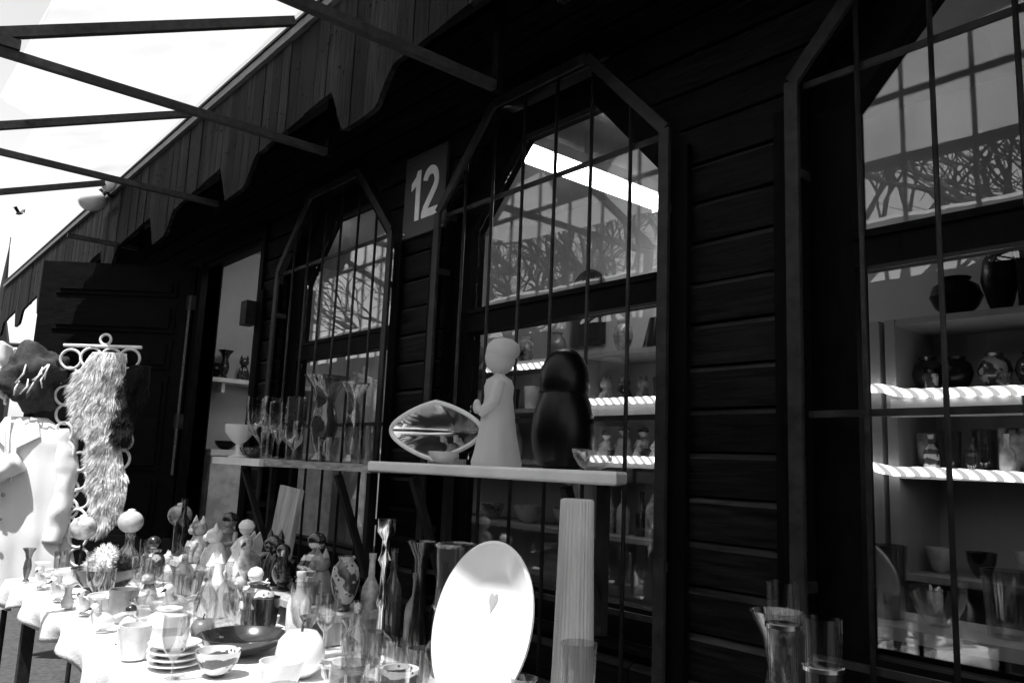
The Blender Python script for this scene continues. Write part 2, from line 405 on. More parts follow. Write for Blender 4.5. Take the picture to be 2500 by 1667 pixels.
# nails
m = MB()
for k in range(260):
    xx = -9+k*.04+random.uniform(-.015, .015); z = 2.82+random.choice((0, .16))+random.uniform(-.03, .03)
    m.ball((xx, FE-.002, z), .004, n=6, m=4)
m.build('nails', STEEL, fascia, kind='stuff')
MB().box(XL, XR, FE-.022, FE+.03, 3.126, 3.165).build('roof_edge_strip', DRIP, hut)
MB().add([(XL, FE+.03, 3.10), (XR, FE+.03, 3.10), (XR, .09, 3.26), (XL, .09, 3.26), (XL, FE+.03, 3.115), (XR, FE+.03, 3.115), (XR, .09, 3.275), (XL, .09, 3.275)],
         [(0, 1, 2, 3), (7, 6, 5, 4), (0, 4, 5, 1), (2, 6, 7, 3), (0, 3, 7, 4), (1, 5, 6, 2)]).build('soffit', BACK, hut)
MB().add([(XL, FE-.03, 3.167), (XR, FE-.03, 3.167), (XR, 3.2, 4.2), (XL, 3.2, 4.2), (XL, FE-.03, 3.18), (XR, FE-.03, 3.18), (XR, 3.2, 4.22), (XL, 3.2, 4.22)],
         [(0, 1, 2, 3), (7, 6, 5, 4), (0, 4, 5, 1), (2, 6, 7, 3), (0, 3, 7, 4), (1, 5, 6, 2)]).build('roof', STEEL, hut)
# inside of the hut
BY = 1.32
MB().box(-5.8, XR, BY, BY+.06, ZF, 2.9).build('back_wall', INWALL, hut)
MB().box(-5.76, -5.70, .10, BY, ZF, 2.9).build('partition_wall', INWALL, hut)
MB().box(XR-.06, XR, .1, BY, ZF, 2.9).build('end_wall', INWALL, hut)
MB().box(-5.7, XR-.06, .1, BY, ZF-.05, ZF).build('inner_floor', INFLOOR, hut)
MB().box(-5.7, XR-.06, .1, BY, 2.84, 2.88).build('inner_ceiling', INWALL, hut)
MB().box(XL, XR, .12, 3.0, .0, ZF-.06).build('plinth', BACK, hut)

# ------------------------------------------------------------------ number sign
sg = thing('number_sign', 'grey square sign plate with white number 12 between the two windows', 'sign', (-2.705, -.034, 2.468))
MB().box(-.152, .152, -.006, .008, -.18, .18).build('plate', SIGNM, sg)
def digit_one():
    return [(-.012, 0), (.026, 0), (.026, .215), (-.004, .215), (-.016, .190), (-.052, .168), (-.052, .135), (-.012, .155)]
def digit_two():
    w_ = .036; c = (0, .148); r = .049; P_ = []
    for k in range(17):
        a = R(168-k*(168+38)/16); P_.append((c[0]+r*math.cos(a), c[1]+r*1.0*math.sin(a), math.cos(a), math.sin(a)))
    out = [(x+nx*w_/2, z+nz*w_/2) for x, z, nx, nz in P_]; inn = [(x-nx*w_/2, z-nz*w_/2) for x, z, nx, nz in P_]
    return out+[(-.018, .034), (.066, .034), (.066, 0), (-.068, 0), (-.068, .022), (-.052, .050)]+inn[::-1]
MB().prism([(x*.86-.052, z*1.02-.115) for x, z in digit_one()], -.0088, -.0062).build('numeral', SIGNW, sg)
MB().prism([(x*.86+.047, z*1.02-.115) for x, z in digit_two()], -.0088, -.0062).build('numeral', SIGNW, sg)
for x, z in ((-.135, .16), (.135, .16), (-.135, -.16), (.135, -.16)):
    MB().ball((x, -.008, z), .005, n=8, m=5).build('screw', SILVER, sg)

# ------------------------------------------------------------------ canopy: tarpaulin on steel trusses
can = thing('canopy', 'white tarpaulin canopy on slim steel trusses leaning against the hut roof', 'canopy', (0, 0, 0))
TR = [(-5.72, 2.71), (-4.22, 2.68), (-2.97, 2.62), (-1.84, 2.515), (-.5, 2.53), (.9, 2.53)]
NY = -1.56
for X, z in TR:
    MB().box(X-.014, X+.014, NY if X > -5 else -.80, -.37, z-.014, z+.014).build('strut', TRUSS, can)
    MB().box(X-.015, X+.015, -.3695, -.345, z-.016, 3.12).build('hanger', BACK, can)
    m = MB(); m.bar((X+.001, NY-.02, z+.045), (X+.001, FE-.06, 3.135), .032, .036); m.build('rafter', TRUSS, can)
    MB().box(X-.022, X+.022, NY-.05, NY+.07, z+.0165, z+.05).build('bracket', TRUSS, can)
def ztr(X):
    for (x0, z0), (x1, z1) in zip(TR, TR[1:]):
        if x0 <= X <= x1: return z0+(z1-z0)*(X-x0)/(x1-x0)
    return TR[0][1] if X < TR[0][0] else TR[-1][1]
EY = -1.40
def rz_(X):
    z = ztr(X)+.045; return z+(3.135-z)*(EY-(NY-.02))/(FE-.06-(NY-.02))
m = MB()
for (x0, z0), (x1, z1) in zip([(-2.2, 0)]+TR[4:], TR[4:]): m.bar((x0+.02, EY, rz_(x0)+.035), (x1-.02, EY, rz_(x1)+.035), .04, .03)
m.build('edge_beam', TRUSS, can)
for X in (-2.97, .9): MB().box(X-.02, X+.02, NY-.035-.0, NY+.005, 0, ztr(X)+.012).build('post', TRUSS, can)
# tarpaulin: a closed thin sheet that sags a little between the rafters
nx, ny = 120, 14; vs = []; fs = []
tx0, tx1 = -5.82, 1.05
for lay in (0, 1):
    for j in range(ny+1):
        for i in range(nx+1):
            X = tx0+(tx1-tx0)*i/nx; v = j/ny
            e_ = max(0, min(1, (-4.0-X)/.4))*.24                 # edge set back at the far end to let sun onto the pelts
            v2 = (v*(1-e_)+e_); Yp = (EY-.03)+v2*(FE-.03-(EY-.03)); zz = (rz_(X)+.06)+v2*(3.205-(rz_(X)+.06))
            near = min(abs(X-t[0]) for t in TR)
            zz -= .022*min(1, near/.5)*math.sin(PI*v)-.006*noise.noise(Vector((X*3, v*5, 0)))
            vs.append((X, Yp, zz+.003*lay))
st = (nx+1)*(ny+1)
for j in range(ny):
    for i in range(nx):
        a = j*(nx+1)+i; fs += [(a, a+nx+1, a+nx+2, a+1), (st+a, st+a+1, st+a+nx+2, st+a+nx+1)]
MB().add(vs, fs).build('tarpaulin', TARP, can, smooth=True)

# ================================================================== LIGHT FITTINGS INSIDE
fl = thing('fluorescent_lamp', 'bright fluorescent batten light under the ceiling behind the second window', 'lamp', (-2.40, .62, 2.62))
MB().box(-.06, .06, -.54, .54, .035, .085).build('housing', WSHELF, fl)
MB().box(-.012, .012, -.015, .015, .085, .22).build('hanger', WSHELF, fl)
for s in (-1, 1):
    MB().tube([(s*.032, -.51, .012), (s*.032, .51, .012)], .020, 12).build('tube', TUBEL, fl, smooth=True)
    MB().box(-.06, .06, s*.53-.018, s*.53+.018, -.015, .0345).build('end_cap', WSHELF, fl)
door_fill = thing('fluorescent_lamp', 'added small fluorescent fill light under the ceiling by the doorway', 'lamp', (-4.72, .25, 2.76))  # added lamp, kept out of sight, to brighten the room inside the doorway
MB().box(-.24, .24, -.08, .08, .035, .075).build('housing', WSHELF, door_fill)
for s in (-1, 1): MB().tube([(-.22, s*.045, .002), (.22, s*.045, .002)], .032, 10).build('tube', TUBEL, door_fill, smooth=True)
MB().box(-.012, .012, -.015, .015, .0755, .08).build('hanger', WSHELF, door_fill)

# ================================================================== SHELVES
def wall_shelf(x0, x1, zt, y0, label, two=False):
    t = thing('wall_shelf', label, 'shelf', ((x0+x1)/2, 0, zt), 0)
    hw = (x1-x0)/2
    if two:
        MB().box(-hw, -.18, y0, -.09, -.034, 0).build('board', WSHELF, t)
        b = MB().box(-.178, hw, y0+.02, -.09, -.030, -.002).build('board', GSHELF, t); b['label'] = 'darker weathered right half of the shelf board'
    else:
        o = MB().prism([(-hw, y0), (hw, y0), (hw-.15, -.09), (-hw, -.09)], -.036, 0, 'z').build('board', WSHELF, t)
        md = o.modifiers.new('b', 'BEVEL'); md.width = .008; md.segments = 3
    for x in (-hw*.62, hw*.62):
        br = MB().bar((x, y0+.05, -.048), (x, -.10, -.42), .026, .026); br.box(x-.014, x+.014, -.112, -.085, -.45, -.0365)
        br.build('bracket', STEEL, t)
    return t
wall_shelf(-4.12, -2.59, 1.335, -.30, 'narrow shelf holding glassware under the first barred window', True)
wall_shelf(-2.575, -1.36, 1.347, -.30, 'thick white shelf with the pale figurine under the second barred window')

def shelf_unit(x0, x1, levels, label, front=1.0):
    t = thing('shelf_unit', label, 'shelf', ((x0+x1)/2, 0, ZF))
    hw = (x1-x0)/2
    top = levels[-1]-ZF
    for s in (-1, 1): MB().box(s*hw-(.035 if s > 0 else 0), s*hw+(.035 if s < 0 else 0), front, BY-.005, 0, top).build('side_panel', USHELF, t)
    for z in levels:
        MB().box(-hw+.036, hw-.036, front+.002, BY-.006, z-ZF-.022, z-ZF).build('shelf_board', USHELF, t)
    return t
shelf_unit(-4.4, -2.84, [.75, 1.05, 1.385, 1.655, 1.915], 'white shelving against the back wall behind the first window')
shelf_unit(-2.82, -1.30, [.75, 1.05, 1.385, 1.655, 1.915], 'white shelving with rope lights behind the second window')
shelf_unit(-1.28, .30, [.75, 1.05, 1.385, 1.655, 1.915], 'white shelving with rope lights behind the third window')
MB().box(-1.26, -.86, .985, .9985, 1.57, 1.632).build('shelf_front_strip', WSHELF, None, label='pale strip below the upper rope light behind the third window', cat='trim')
MB().box(-2.80, -2.25, .985, .9985, 1.585, 1.632).build('shelf_front_strip', WSHELF, None, label='pale strip below the upper rope light behind the second window', cat='trim')
def rope(pts, label):
    t = thing('rope_light', label, 'rope light', pts[0])
    o = Vector(pts[0]); m = MB(); c = MB()
    P_ = [Vector(p)-o for p in pts]
    m.tube(P_, .016, 10); m.build('light_tube', ROPEL, t, smooth=True)
    for p in P_: c.box(p.x-.01, p.x+.01, p.y, p.y+.02, p.z-.004, p.z+.004)
    c.build('clip', STEEL, t)
rope([(-2.80, .972, 1.672), (-2.30, .972, 1.668), (-1.34, .972, 1.66)], 'glowing rope light on the upper shelf behind the second window')
rope([(-2.80, .972, 1.400), (-2.0, .972, 1.40), (-1.34, .972, 1.40)], 'glowing rope light on the lower shelf behind the second window')
rope([(-1.40, .972, 1.670), (-1.31, .972, 1.673), (-1.27, .972, 1.668), (-1.22, .972, 1.652), (-1.15, .972, 1.648), (-.85, .972, 1.645), (.25, .972, 1.64)], 'glowing rope light on the upper shelf behind the third window')
rope([(-1.40, .972, 1.405), (-1.33, .972, 1.403), (-1.28, .972, 1.390), (-1.24, .972, 1.385), (-1.15, .972, 1.388), (-.87, .972, 1.380), (.25, .972, 1.368)], 'glowing rope light on the lower shelf behind the third window')
rope([(-3.5, .972, 1.880), (-3.2, .972, 1.875), (-2.86, .972, 1.875)], 'short glowing rope light behind the first window\'s right edge')
sw = thing('side_shelf', 'small white shelf on the pale wall inside the doorway', 'shelf', (-5.70, .6, 1.875))
MB().box(.001, .17, -.45, .45, -.03, 0).build('board', WSHELF, sw)
for y in (-.35, .35): MB().box(.001, .14, y-.012, y+.012, -.10, -.031).build('bracket', WSHELF, sw)
sw2 = thing('side_counter', 'pale counter low on the wall inside the doorway', 'shelf', (-5.70, .6, 1.38))
MB().box(.001, .30, -.45, .5, -.04, 0).build('board', WSHELF, sw2); MB().box(.001, .26, -.43, .48, -1.0, -.041).build('cabinet', PALE, sw2)

# ================================================================== WARES
def vase(name, prof, mat, loc, label, cat, group=None, extra=None, n=28, rz=0, sx=1, sy=1, fn=None, tilt=0):
    """a turned ware: outer profile, closed by an inner one so the mouth is open"""
    m = MB(); m.lathe(prof, n, fn=fn, sx=sx, sy=sy)
    if extra:
        t = thing(name, label, cat, loc, rz, group); auto_smooth(m.build('body', mat, t))
        for nm_, mb, mt in extra: auto_smooth(mb.build(nm_, mt, t))
        return t
    o = auto_smooth(m.build(name, mat, None, loc=loc, label=label, cat=cat, group=group)); o.rotation_euler = (tilt, 0, rz)
    return o
def hollow(prof, t=.004):
    """outer profile bottom to top -> adds rim and inner wall"""
    inner = [(max(r-t, .0005), z+(t if i == 0 else 0)) for i, (r, z) in enumerate(prof)]
    inner = [p for p in inner if p[1] >= prof[0][1]+t*.9]
    return prof+inner[::-1]+[(.0005, prof[0][1]+t*1.2)]
def sc(prof, r, h): 
    mr = max(p[0] for p in prof); mh = max(p[1] for p in prof)
    return [(p[0]/mr*r, p[1]/mh*h) for p in prof]
GOB = [(.6, 0), (.62, .01), (.1, .06), (.09, .25), (.3, .32), (.75, .45), (.95, .62), (1.0, .85), (1.0, 1)]
FLARE = [(.5, 0), (.55, .02), (.3, .1), (.45, .22), (.6, .4), (.5, .58), (.38, .68), (.55, .85), (1, 1)]
TUMB = [(.75, 0), (.8, .02), (.85, .3), (.95, .7), (1, 1)]
BOT = [(.9, 0), (1, .03), (1, .5), (.85, .6), (.35, .72), (.32, .92), (.4, .94), (.4, 1)]
BELLV = [(.55, 0), (.62, .04), (.72, .2), (.5, .4), (.36, .6), (.42, .85), (1.0, 1)]
JUG = [(.86, 0), (.9, .03), (.86, .3), (.93, .48), (.98, .52), (.93, .56), (.86, .75), (.92, .93), (1, 1)]
URN = [(.45, 0), (.5, .03), (.4, .08), (.8, .3), (1, .55), (.85, .8), (.5, .92), (.6, 1)]
BOWL = [(.35, 0), (.38, .06), (.6, .18), (.9, .6), (1, 1)]
STICK = [(.9, 0), (1, .04), (.8, .09), (.3, .14), (.22, .3), (.4, .36), (.25, .42), (.2, .62), (.45, .68), (.25, .74), (.24, .84), (.6, .9), (.6, 1), (.4, 1)]

# --- shelf under the first window (top 1.322)
z1 = 1.3355
vase('pedestal_bowl', hollow(sc([(.6, 0), (.62, .03), (.2, .12), (.18, .4), (.5, .5), (.95, .75), (1, 1)], .075, .165)), WHITE, (-4.0, -.22, z1), 'white bowl on a stem at the left end of the glassware shelf', 'bowl')
vase('glass_goblet', hollow(sc(GOB, .082, .30)), CLEAR, (-3.80, -.19, z1), 'wide clear glass goblet, first of the tall glasses on the shelf', 'glass')
vase('glass_goblet', hollow(sc(GOB, .055, .27)), CLEAR, (-3.64, -.17, z1), 'narrow clear goblet close behind the widest goblet on the shelf', 'glass')
vase('glass_tumbler', hollow(sc(TUMB, .048, .285)), SMOKE, (-3.42, -.19, z1), 'straight smoky glass tumbler in the middle of the glassware shelf', 'glass')
vase('flared_vase', hollow(sc(FLARE, .10, .365)), SMOKE, (-3.15, -.19, z1), 'tall smoky glass vase with wide flared mouth on glassware shelf', 'vase')
vase('tall_vase', hollow(sc(FLARE, .06, .325)), CLEAR, (-2.90, -.19, z1), 'slim clear flared vase at the right end of the glassware shelf', 'vase')
m = MB(); m.lathe(hollow(sc(TUMB, .045, .10)), 24); h_ = MB(); h_.tube([(.043, 0, .085), (.08, 0, .08), (.085, 0, .04), (.044, 0, .025)], .006, 8)
t = thing('glass_mug', 'small glass mug with a handle on the glassware shelf', 'mug', (-2.98, -.25, z1), R(-40)); auto_smooth(m.build('body', CLEAR, t)); auto_smooth(h_.build('handle', CLEAR, t))
def bird(loc, s, mat, label, rz, dark=None, neck=.0):
    t = thing('bird_figurine', label, 'figurine', loc, rz, None)
    m = MB(); m.ball((0, 0, .42*s), .4*s, (1.25, .72, .8), rot=Matrix.Rotation(R(-18), 3, 'Y'))
    m.tube([(.28*s, 0, .5*s), (.42*s, 0, (.72+neck)*s), (.40*s, 0, (.92+neck)*s)], [.2*s, .12*s, .13*s], 10)
    m.ball((.42*s, 0, (.98+neck)*s), .17*s)
    auto_smooth(m.build('body', mat, t))
    b = MB(); b.tube([(.55*s, 0, (.97+neck)*s), (.80*s, 0, (.9+neck)*s)], [.06*s, .01*s], 7); b.build('beak', dark or DARK, t)
    tl = MB(); tl.add([(-.35*s, .12*s, .5*s), (-.35*s, -.12*s, .5*s), (-.95*s, .2*s, .62*s), (-.95*s, -.2*s, .62*s), (-.35*s, .12*s, .42*s), (-.35*s, -.12*s, .42*s), (-.95*s, .2*s, .58*s), (-.95*s, -.2*s, .58*s)],
           [(0, 1, 3, 2), (4, 6, 7, 5), (0, 2, 6, 4), (1, 5, 7, 3), (2, 3, 7, 6)]); tl.build('tail', mat, t)
    f = MB(); f.lathe([(.25*s, 0), (.26*s, .03*s), (.12*s, .08*s), (.1*s, .2*s)], 14); auto_smooth(f.build('base', mat, t))
    return t
vase('glass_goblet', hollow(sc(GOB, .045, .17)), CLEAR, (-3.30, -.25, z1), 'short clear goblet right of the smoky tumbler on shelf', 'glass')
vase('glass_goblet', hollow(sc(GOB, .05, .22)), CLEAR, (-3.52, -.17, z1), 'clear goblet left of the smoky tumbler on shelf', 'glass')
vase('glass_tumbler', hollow(sc(TUMB, .032, .12)), CLEAR, (-3.57, -.255, z1), 'short clear tumbler at the front of the glassware shelf', 'glass')
vase('glass_tumbler', hollow(sc(TUMB, .034, .15)), CLEAR, (-2.76, -.2, z1), 'clear tumbler at the extreme right of the glassware shelf', 'glass')
vase('low_dish', hollow(sc(BOWL, .07, .05)), DARK, (-3.72, -.25, z1), 'low dark dish before the wide goblet on the glassware shelf', 'dish')

# --- shelf under the second window (top 1.33)
z2 = 1.3475
t = thing('oval_dish', 'glossy oval dish with pointed ends and wavy rim standing tilted on the white shelf', 'dish', (-2.27, -.20, z2+.0), R(14))
m = MB(); nU, nV = 36, 8; vs = []; fs = []
def shell(a, q, side):
    e = abs(math.cos(a))**1.6
    rx = .205*q*(math.cos(a)); rz = .098*q*math.sin(a)*(1-.35*abs(math.cos(a)))
    wv = .008*math.sin(14*a)*q**3
    d = .075*(1-q*q)
    return (rx*(1+wv*2), d-.03*q+side*.006, .112+rz+wv)
for side in (0, 1):
    for j in range(nV+1):
        for i in range(nU): vs.append(shell(2*PI*i/nU, j/nV+.001, side))
st = nU*(nV+1)
for j in range(nV):
    for i in range(nU):
        a = j*nU+i; b = j*nU+(i+1) % nU
        fs += [(a, b, b+nU, a+nU), (st+a, st+a+nU, st+b+nU, st+b)]
for i in range(nU):
    a = nV*nU+i; b = nV*nU+(i+1) % nU; fs.append((a, b, st+b, st+a))
auto_smooth(m.add(vs, fs).build('bowl', SILVER, t), 60)
m = MB(); m.tube([(.205*math.cos(2*PI*i/40), -.03, .112+.098*math.sin(2*PI*i/40)*(1-.35*abs(math.cos(2*PI*i/40)))) for i in range(40)], .008, 8, closed=True); m.build('rim', WHITE, t, smooth=True)
m = MB(); m.box(-.05, .05, .0, .09, 0, .018); m.bar((-.03, .06, .018), (-.03, .05, .1), .012, .012); m.bar((.03, .06, .018), (.03, .05, .1), .012, .012); m.build('stand', PALE, t)
# pale figurine in a long robe
t = thing('robed_figurine', 'frosted pale figurine of a robed figure on the white shelf', 'figurine', (-1.965, -.195, z2), R(-40))
m = MB(); m.lathe([(.090, 0), (.092, .012), (.083, .04), (.070, .10), (.060, .17), (.053, .215), (.056, .25), (.047, .272), (.022, .286), (.018, .298)], 32,
        fn=lambda a, z: 1+.05*math.sin(9*a)*max(0, 1-z/.22), sy=.86)
auto_smooth(m.build('robe', FROST, t), 60)
m = MB(); m.ball((0, 0, .345), .052, (.9, .95, 1.12)); auto_smooth(m.build('head', FROST, t))
m = MB(); m.lathe([(.046, .004), (.053, .012), (.055, .026), (.050, .044), (.032, .060), (.004, .066)], 24, c=(0, .008, .343)); m.ball((0, .04, .375), .02); auto_smooth(m.build('headdress', FROST, t))
for s in (-1, 1):
    m = MB(); m.tube([(s*.048, 0, .262), (s*.068, -.012, .20), (s*.052, -.05, .165), (s*.012, -.062, .178)], [.02, .019, .016, .012], 10); auto_smooth(m.build('arm', FROST, t))
m = MB(); m.ball((0, -.068, .185), .018, (1, .7, 1.3)); auto_smooth(m.build('bundle', FROST, t))
# dark rounded jar
t = thing('domed_jar', 'large black glazed jar with a domed lid on the white shelf', 'jar', (-1.665, -.195, z2), 0); t.scale = (.82, .82, .97)
m = MB(); m.lathe([(.055, 0), (.085, .008), (.105, .05), (.112, .10), (.106, .16), (.09, .205), (.082, .222)], 36); auto_smooth(m.build('body', BLACK, t))
m = MB(); m.lathe([(.084, .2225), (.088, .23), (.090, .26), (.083, .30), (.064, .333), (.036, .352), (.0, .358)], 36); auto_smooth(m.build('lid', BLACK, t))
vase('glass_dish', hollow(sc(BOWL, .06, .055)), CLEAR, (-1.50, -.24, z2), 'small clear glass dish right of the black domed jar', 'dish')
m = MB(); m.lathe(hollow(sc(BOWL, .05, .04)), 22); auto_smooth(m.build('ash_dish', PALE, None, loc=(-2.16, -.26, z2), label='small pale dish before the robed figurine on white shelf', cat='dish'))

# --- the long table
ZTAB = .80
tb = thing('trestle_table', 'long trestle table set out along the hut front', 'table', (-2.5, -.8, 0))
MB().box(-1.42, 1.42, -.36, .36, ZTAB-.035, ZTAB-.004).build('top', WOODP, tb)
for x in (-1.25, 1.25):
    for y in (-.3, .3): MB().box(x-.022, x+.022, y-.022, y+.022, 0, ZTAB-.0355).build('leg', TRUSS, tb)
    MB().box(x-.015, x+.015, -.277, .277, .25, .285).build('stretcher', TRUSS, tb)
def cloth(name, x0, x1, y0, y1, z, drop, mat, label, seed=0):
    """cloth lying on a table and hanging over its edges with an uneven hem"""
    nx, ny = int((x1-x0)/.025), int((y1-y0)/.025); ex = 5
    vs = []; fs = []
    W_ = nx+1+2*ex; H_ = ny+1+2*ex
    for j in range(H_):
        for i in range(W_):
            u = i-ex; v = j-ex
            ox = max(0, -u, u-nx); oy = max(0, -v, v-ny)
            X = x0+(x1-x0)*min(max(u, 0), nx)/nx; Yp = y0+(y1-y0)*min(max(v, 0), ny)/ny
            n1 = noise.noise(Vector((X*5+seed, Yp*5, 1.3))); n2 = noise.noise(Vector((X*13, Yp*13+seed, 4)))
            k = max(ox, oy)/ex
            d = drop*(1+.45*noise.noise(Vector((X*2.3+seed, Yp*2.3, 7)))+.22*math.sin(X*9+Yp*7))
            zz = z+.004+.003*n2+.003*n1-(d*k**1.1 if k else 0)
            out = .012*min(1, k*3)+(.02*k*(math.sin(X*21+Yp*19)+n1))
            sx_ = -1 if u < 0 else (1 if u > nx else 0); sy_ = -1 if v < 0 else (1 if v > ny else 0)
            vs.append((X+sx_*out, Yp+sy_*out, zz))
    for j in range(H_-1):
        for i in range(W_-1):
            a = j*W_+i; fs.append((a, a+1, a+W_+1, a+W_))
    o = MB().add(vs, fs).build(name, mat, None, smooth=True, label=label, cat='tablecloth')
    md = o.modifiers.new('s', 'SOLIDIFY'); md.thickness = .003; md.offset = 1
    return o
cloth('tablecloth', -3.93, -1.07, -1.17, -.43, ZTAB, .085, CLOTH, 'sunlit white cloth over the long table of wares')
zt = ZTAB+.012
rs = thing('display_step', 'low pale step at the back of the table under the figurines', 'display step', (-2.95, -.53, zt))
MB().box(-.78, .78, -.10, .09, .065, .085).build('top', WOODP, rs)
for x in (-.76, 0, .76): MB().box(x-.012, x+.012, -.095, .085, 0, .0645).build('support', WOODP, rs)
zs = zt+.0855
# board leaning under the glassware shelf
o = MB().box(-.09, .09, -.01, .01, 0, .42).build('leaning_board', WOODP, None, loc=(-3.05, -.41, zt), label='pale upright board leaning behind the figurines under the shelf', cat='board'); o.rotation_euler = (R(-5), R(4), 0)

def cat_fig(loc, s, mat, label, rz, nm='cat_figurine', ears=True):
    t = thing(nm, label, 'figurine', loc, rz)
    m = MB(); m.lathe([(.30*s, 0), (.34*s, .06*s), (.33*s, .22*s), (.25*s, .45*s), (.18*s, .6*s), (.14*s, .68*s)], 18, sy=.85)
    for y in (-.1, .1): m.tube([(.18*s, y*s, .5*s), (.27*s, y*s, .3*s), (.29*s, y*s, .03*s)], [.08*s, .07*s, .07*s], 8)
    auto_smooth(m.build('body', mat, t), 60)
    h_ = MB(); h_.ball((.06*s, 0, .82*s), .21*s, (1, 1.05, .92)); h_.ball((.24*s, 0, .77*s), .09*s)
    hd_ = auto_smooth(h_.build('head', mat, t), 60)
    if ears:
        for y in (-1, 1):
            e = MB(); e.lathe([(.085*s, 0), (.05*s, .1*s), (.005*s, .2*s)], 8, c=(.04*s, y*.13*s, .94*s)); auto_smooth(e.build('ear', mat, hd_))
    tl = MB(); tl.tube([(-.28*s, 0, .06*s), (-.42*s, .12*s, .08*s), (-.4*s, .3*s, .1*s)], [.06*s, .05*s, .03*s], 8); auto_smooth(tl.build('tail', mat, t))
    return t
def bell_fig(loc, s, mat, label, rz=0, hm=None, wings=False):
    t = thing('doll_figurine', label, 'figurine', loc, rz)
    m = MB(); m.lathe([(.36*s, 0), (.37*s, .03*s), (.31*s, .2*s), (.2*s, .45*s), (.16*s, .56*s), (.17*s, .64*s), (.07*s, .71*s), (.06*s, .75*s)], 22, fn=lambda a, z: 1+.06*math.sin(8*a)*max(0, .5*s-z)/(.5*s))
    auto_smooth(m.build('dress', mat, t), 60)
    h_ = MB(); h_.ball((0, 0, .86*s), .14*s); auto_smooth(h_.build('head', hm or mat, t))
    q = MB(); q.lathe([(.15*s, .86*s), (.155*s, .92*s), (.1*s, 1.0*s), (.01*s, 1.03*s)], 16); auto_smooth(q.build('cap', DARK if not wings else mat, t))
    for y in (-1, 1):
        a = MB(); a.tube([(0, y*.15*s, .62*s), (.1*s, y*.22*s, .45*s), (.2*s, y*.08*s, .42*s)], [.06*s, .055*s, .04*s], 8); auto_smooth(a.build('arm', mat, t))
        if wings:
            g = MB(); g.prism([(-.08*s, .6*s), (-.12*s, .35*s), (-.3*s, .25*s), (-.38*s, .55*s), (-.28*s, .78*s)], y*.06*s, y*.09*s, 'y'); g.build('wing', PALE, t)
    return t
def apple(loc, r, mat, label, cat='ornament', nm='round_ornament'):
    t = thing(nm, label, cat, loc)
    m = MB(); m.lathe([(.02, .02*r), (.5*r, .0), (.85*r, .3*r), (r, .85*r), (.9*r, 1.35*r), (.6*r, 1.7*r), (.2*r, 1.72*r), (.05*r, 1.6*r)], 22); auto_smooth(m.build('body', mat, t), 60)
    s = MB(); s.tube([(0, 0, 1.6*r), (.05*r, 0, 1.95*r), (.2*r, 0, 2.15*r)], [.07*r, .05*r, .06*r], 7); s.build('stalk', DARK, t)
    return t
# back row on the step
vase('slim_bottle', sc(BOT, .036, .25), DARKG, (-3.72, -.55, zs), 'slim dark bottle at the left end of the figurine step', 'bottle')
apple((-3.60, -.50, zs), .055, MID, 'round grey ornament next to the slim dark bottle on step')
cat_fig((-3.47, -.56, zs), .17, MOTTLE, 'mottled cat figurine, leftmost cat on the step', R(-70))
bell_fig((-3.33, -.49, zs), .21, MID, 'grey doll figurine with dark cap between two cats on step', R(-60))
cat_fig((-3.22, -.58, zs), .16, PALE, 'pale cat figurine before the leaning board', R(-110))
bell_fig((-3.08, -.52, zs), .20, PALE, 'pale winged doll figurine before the leaning board', R(-70), wings=True)
bird((-2.93, -.56, zs), .14, MOTTLE, 'mottled bird figurine right of the winged doll', R(-40))
cat_fig((-2.80, -.52, zs), .17, DARK, 'dark cat figurine on the step below the shelf bracket', R(-60))
bird((-2.66, -.55, zs), .14, DARK, 'dark bird figurine on the step beside the dark cat', R(-30), dark=PALE)
bell_fig((-2.53, -.50, zs), .20, PATA, 'band-painted doll figurine with a dark cap near the step\'s right end', R(-50))
cat_fig((-2.38, -.55, zs), .15, MID, 'grey cat figurine, rightmost cat on the step', R(-80))
vase('small_urn', hollow(sc(URN, .045, .16)), PATB, (-2.23, -.55, zs), 'small swirl-painted urn at the right end of the step', 'urn')
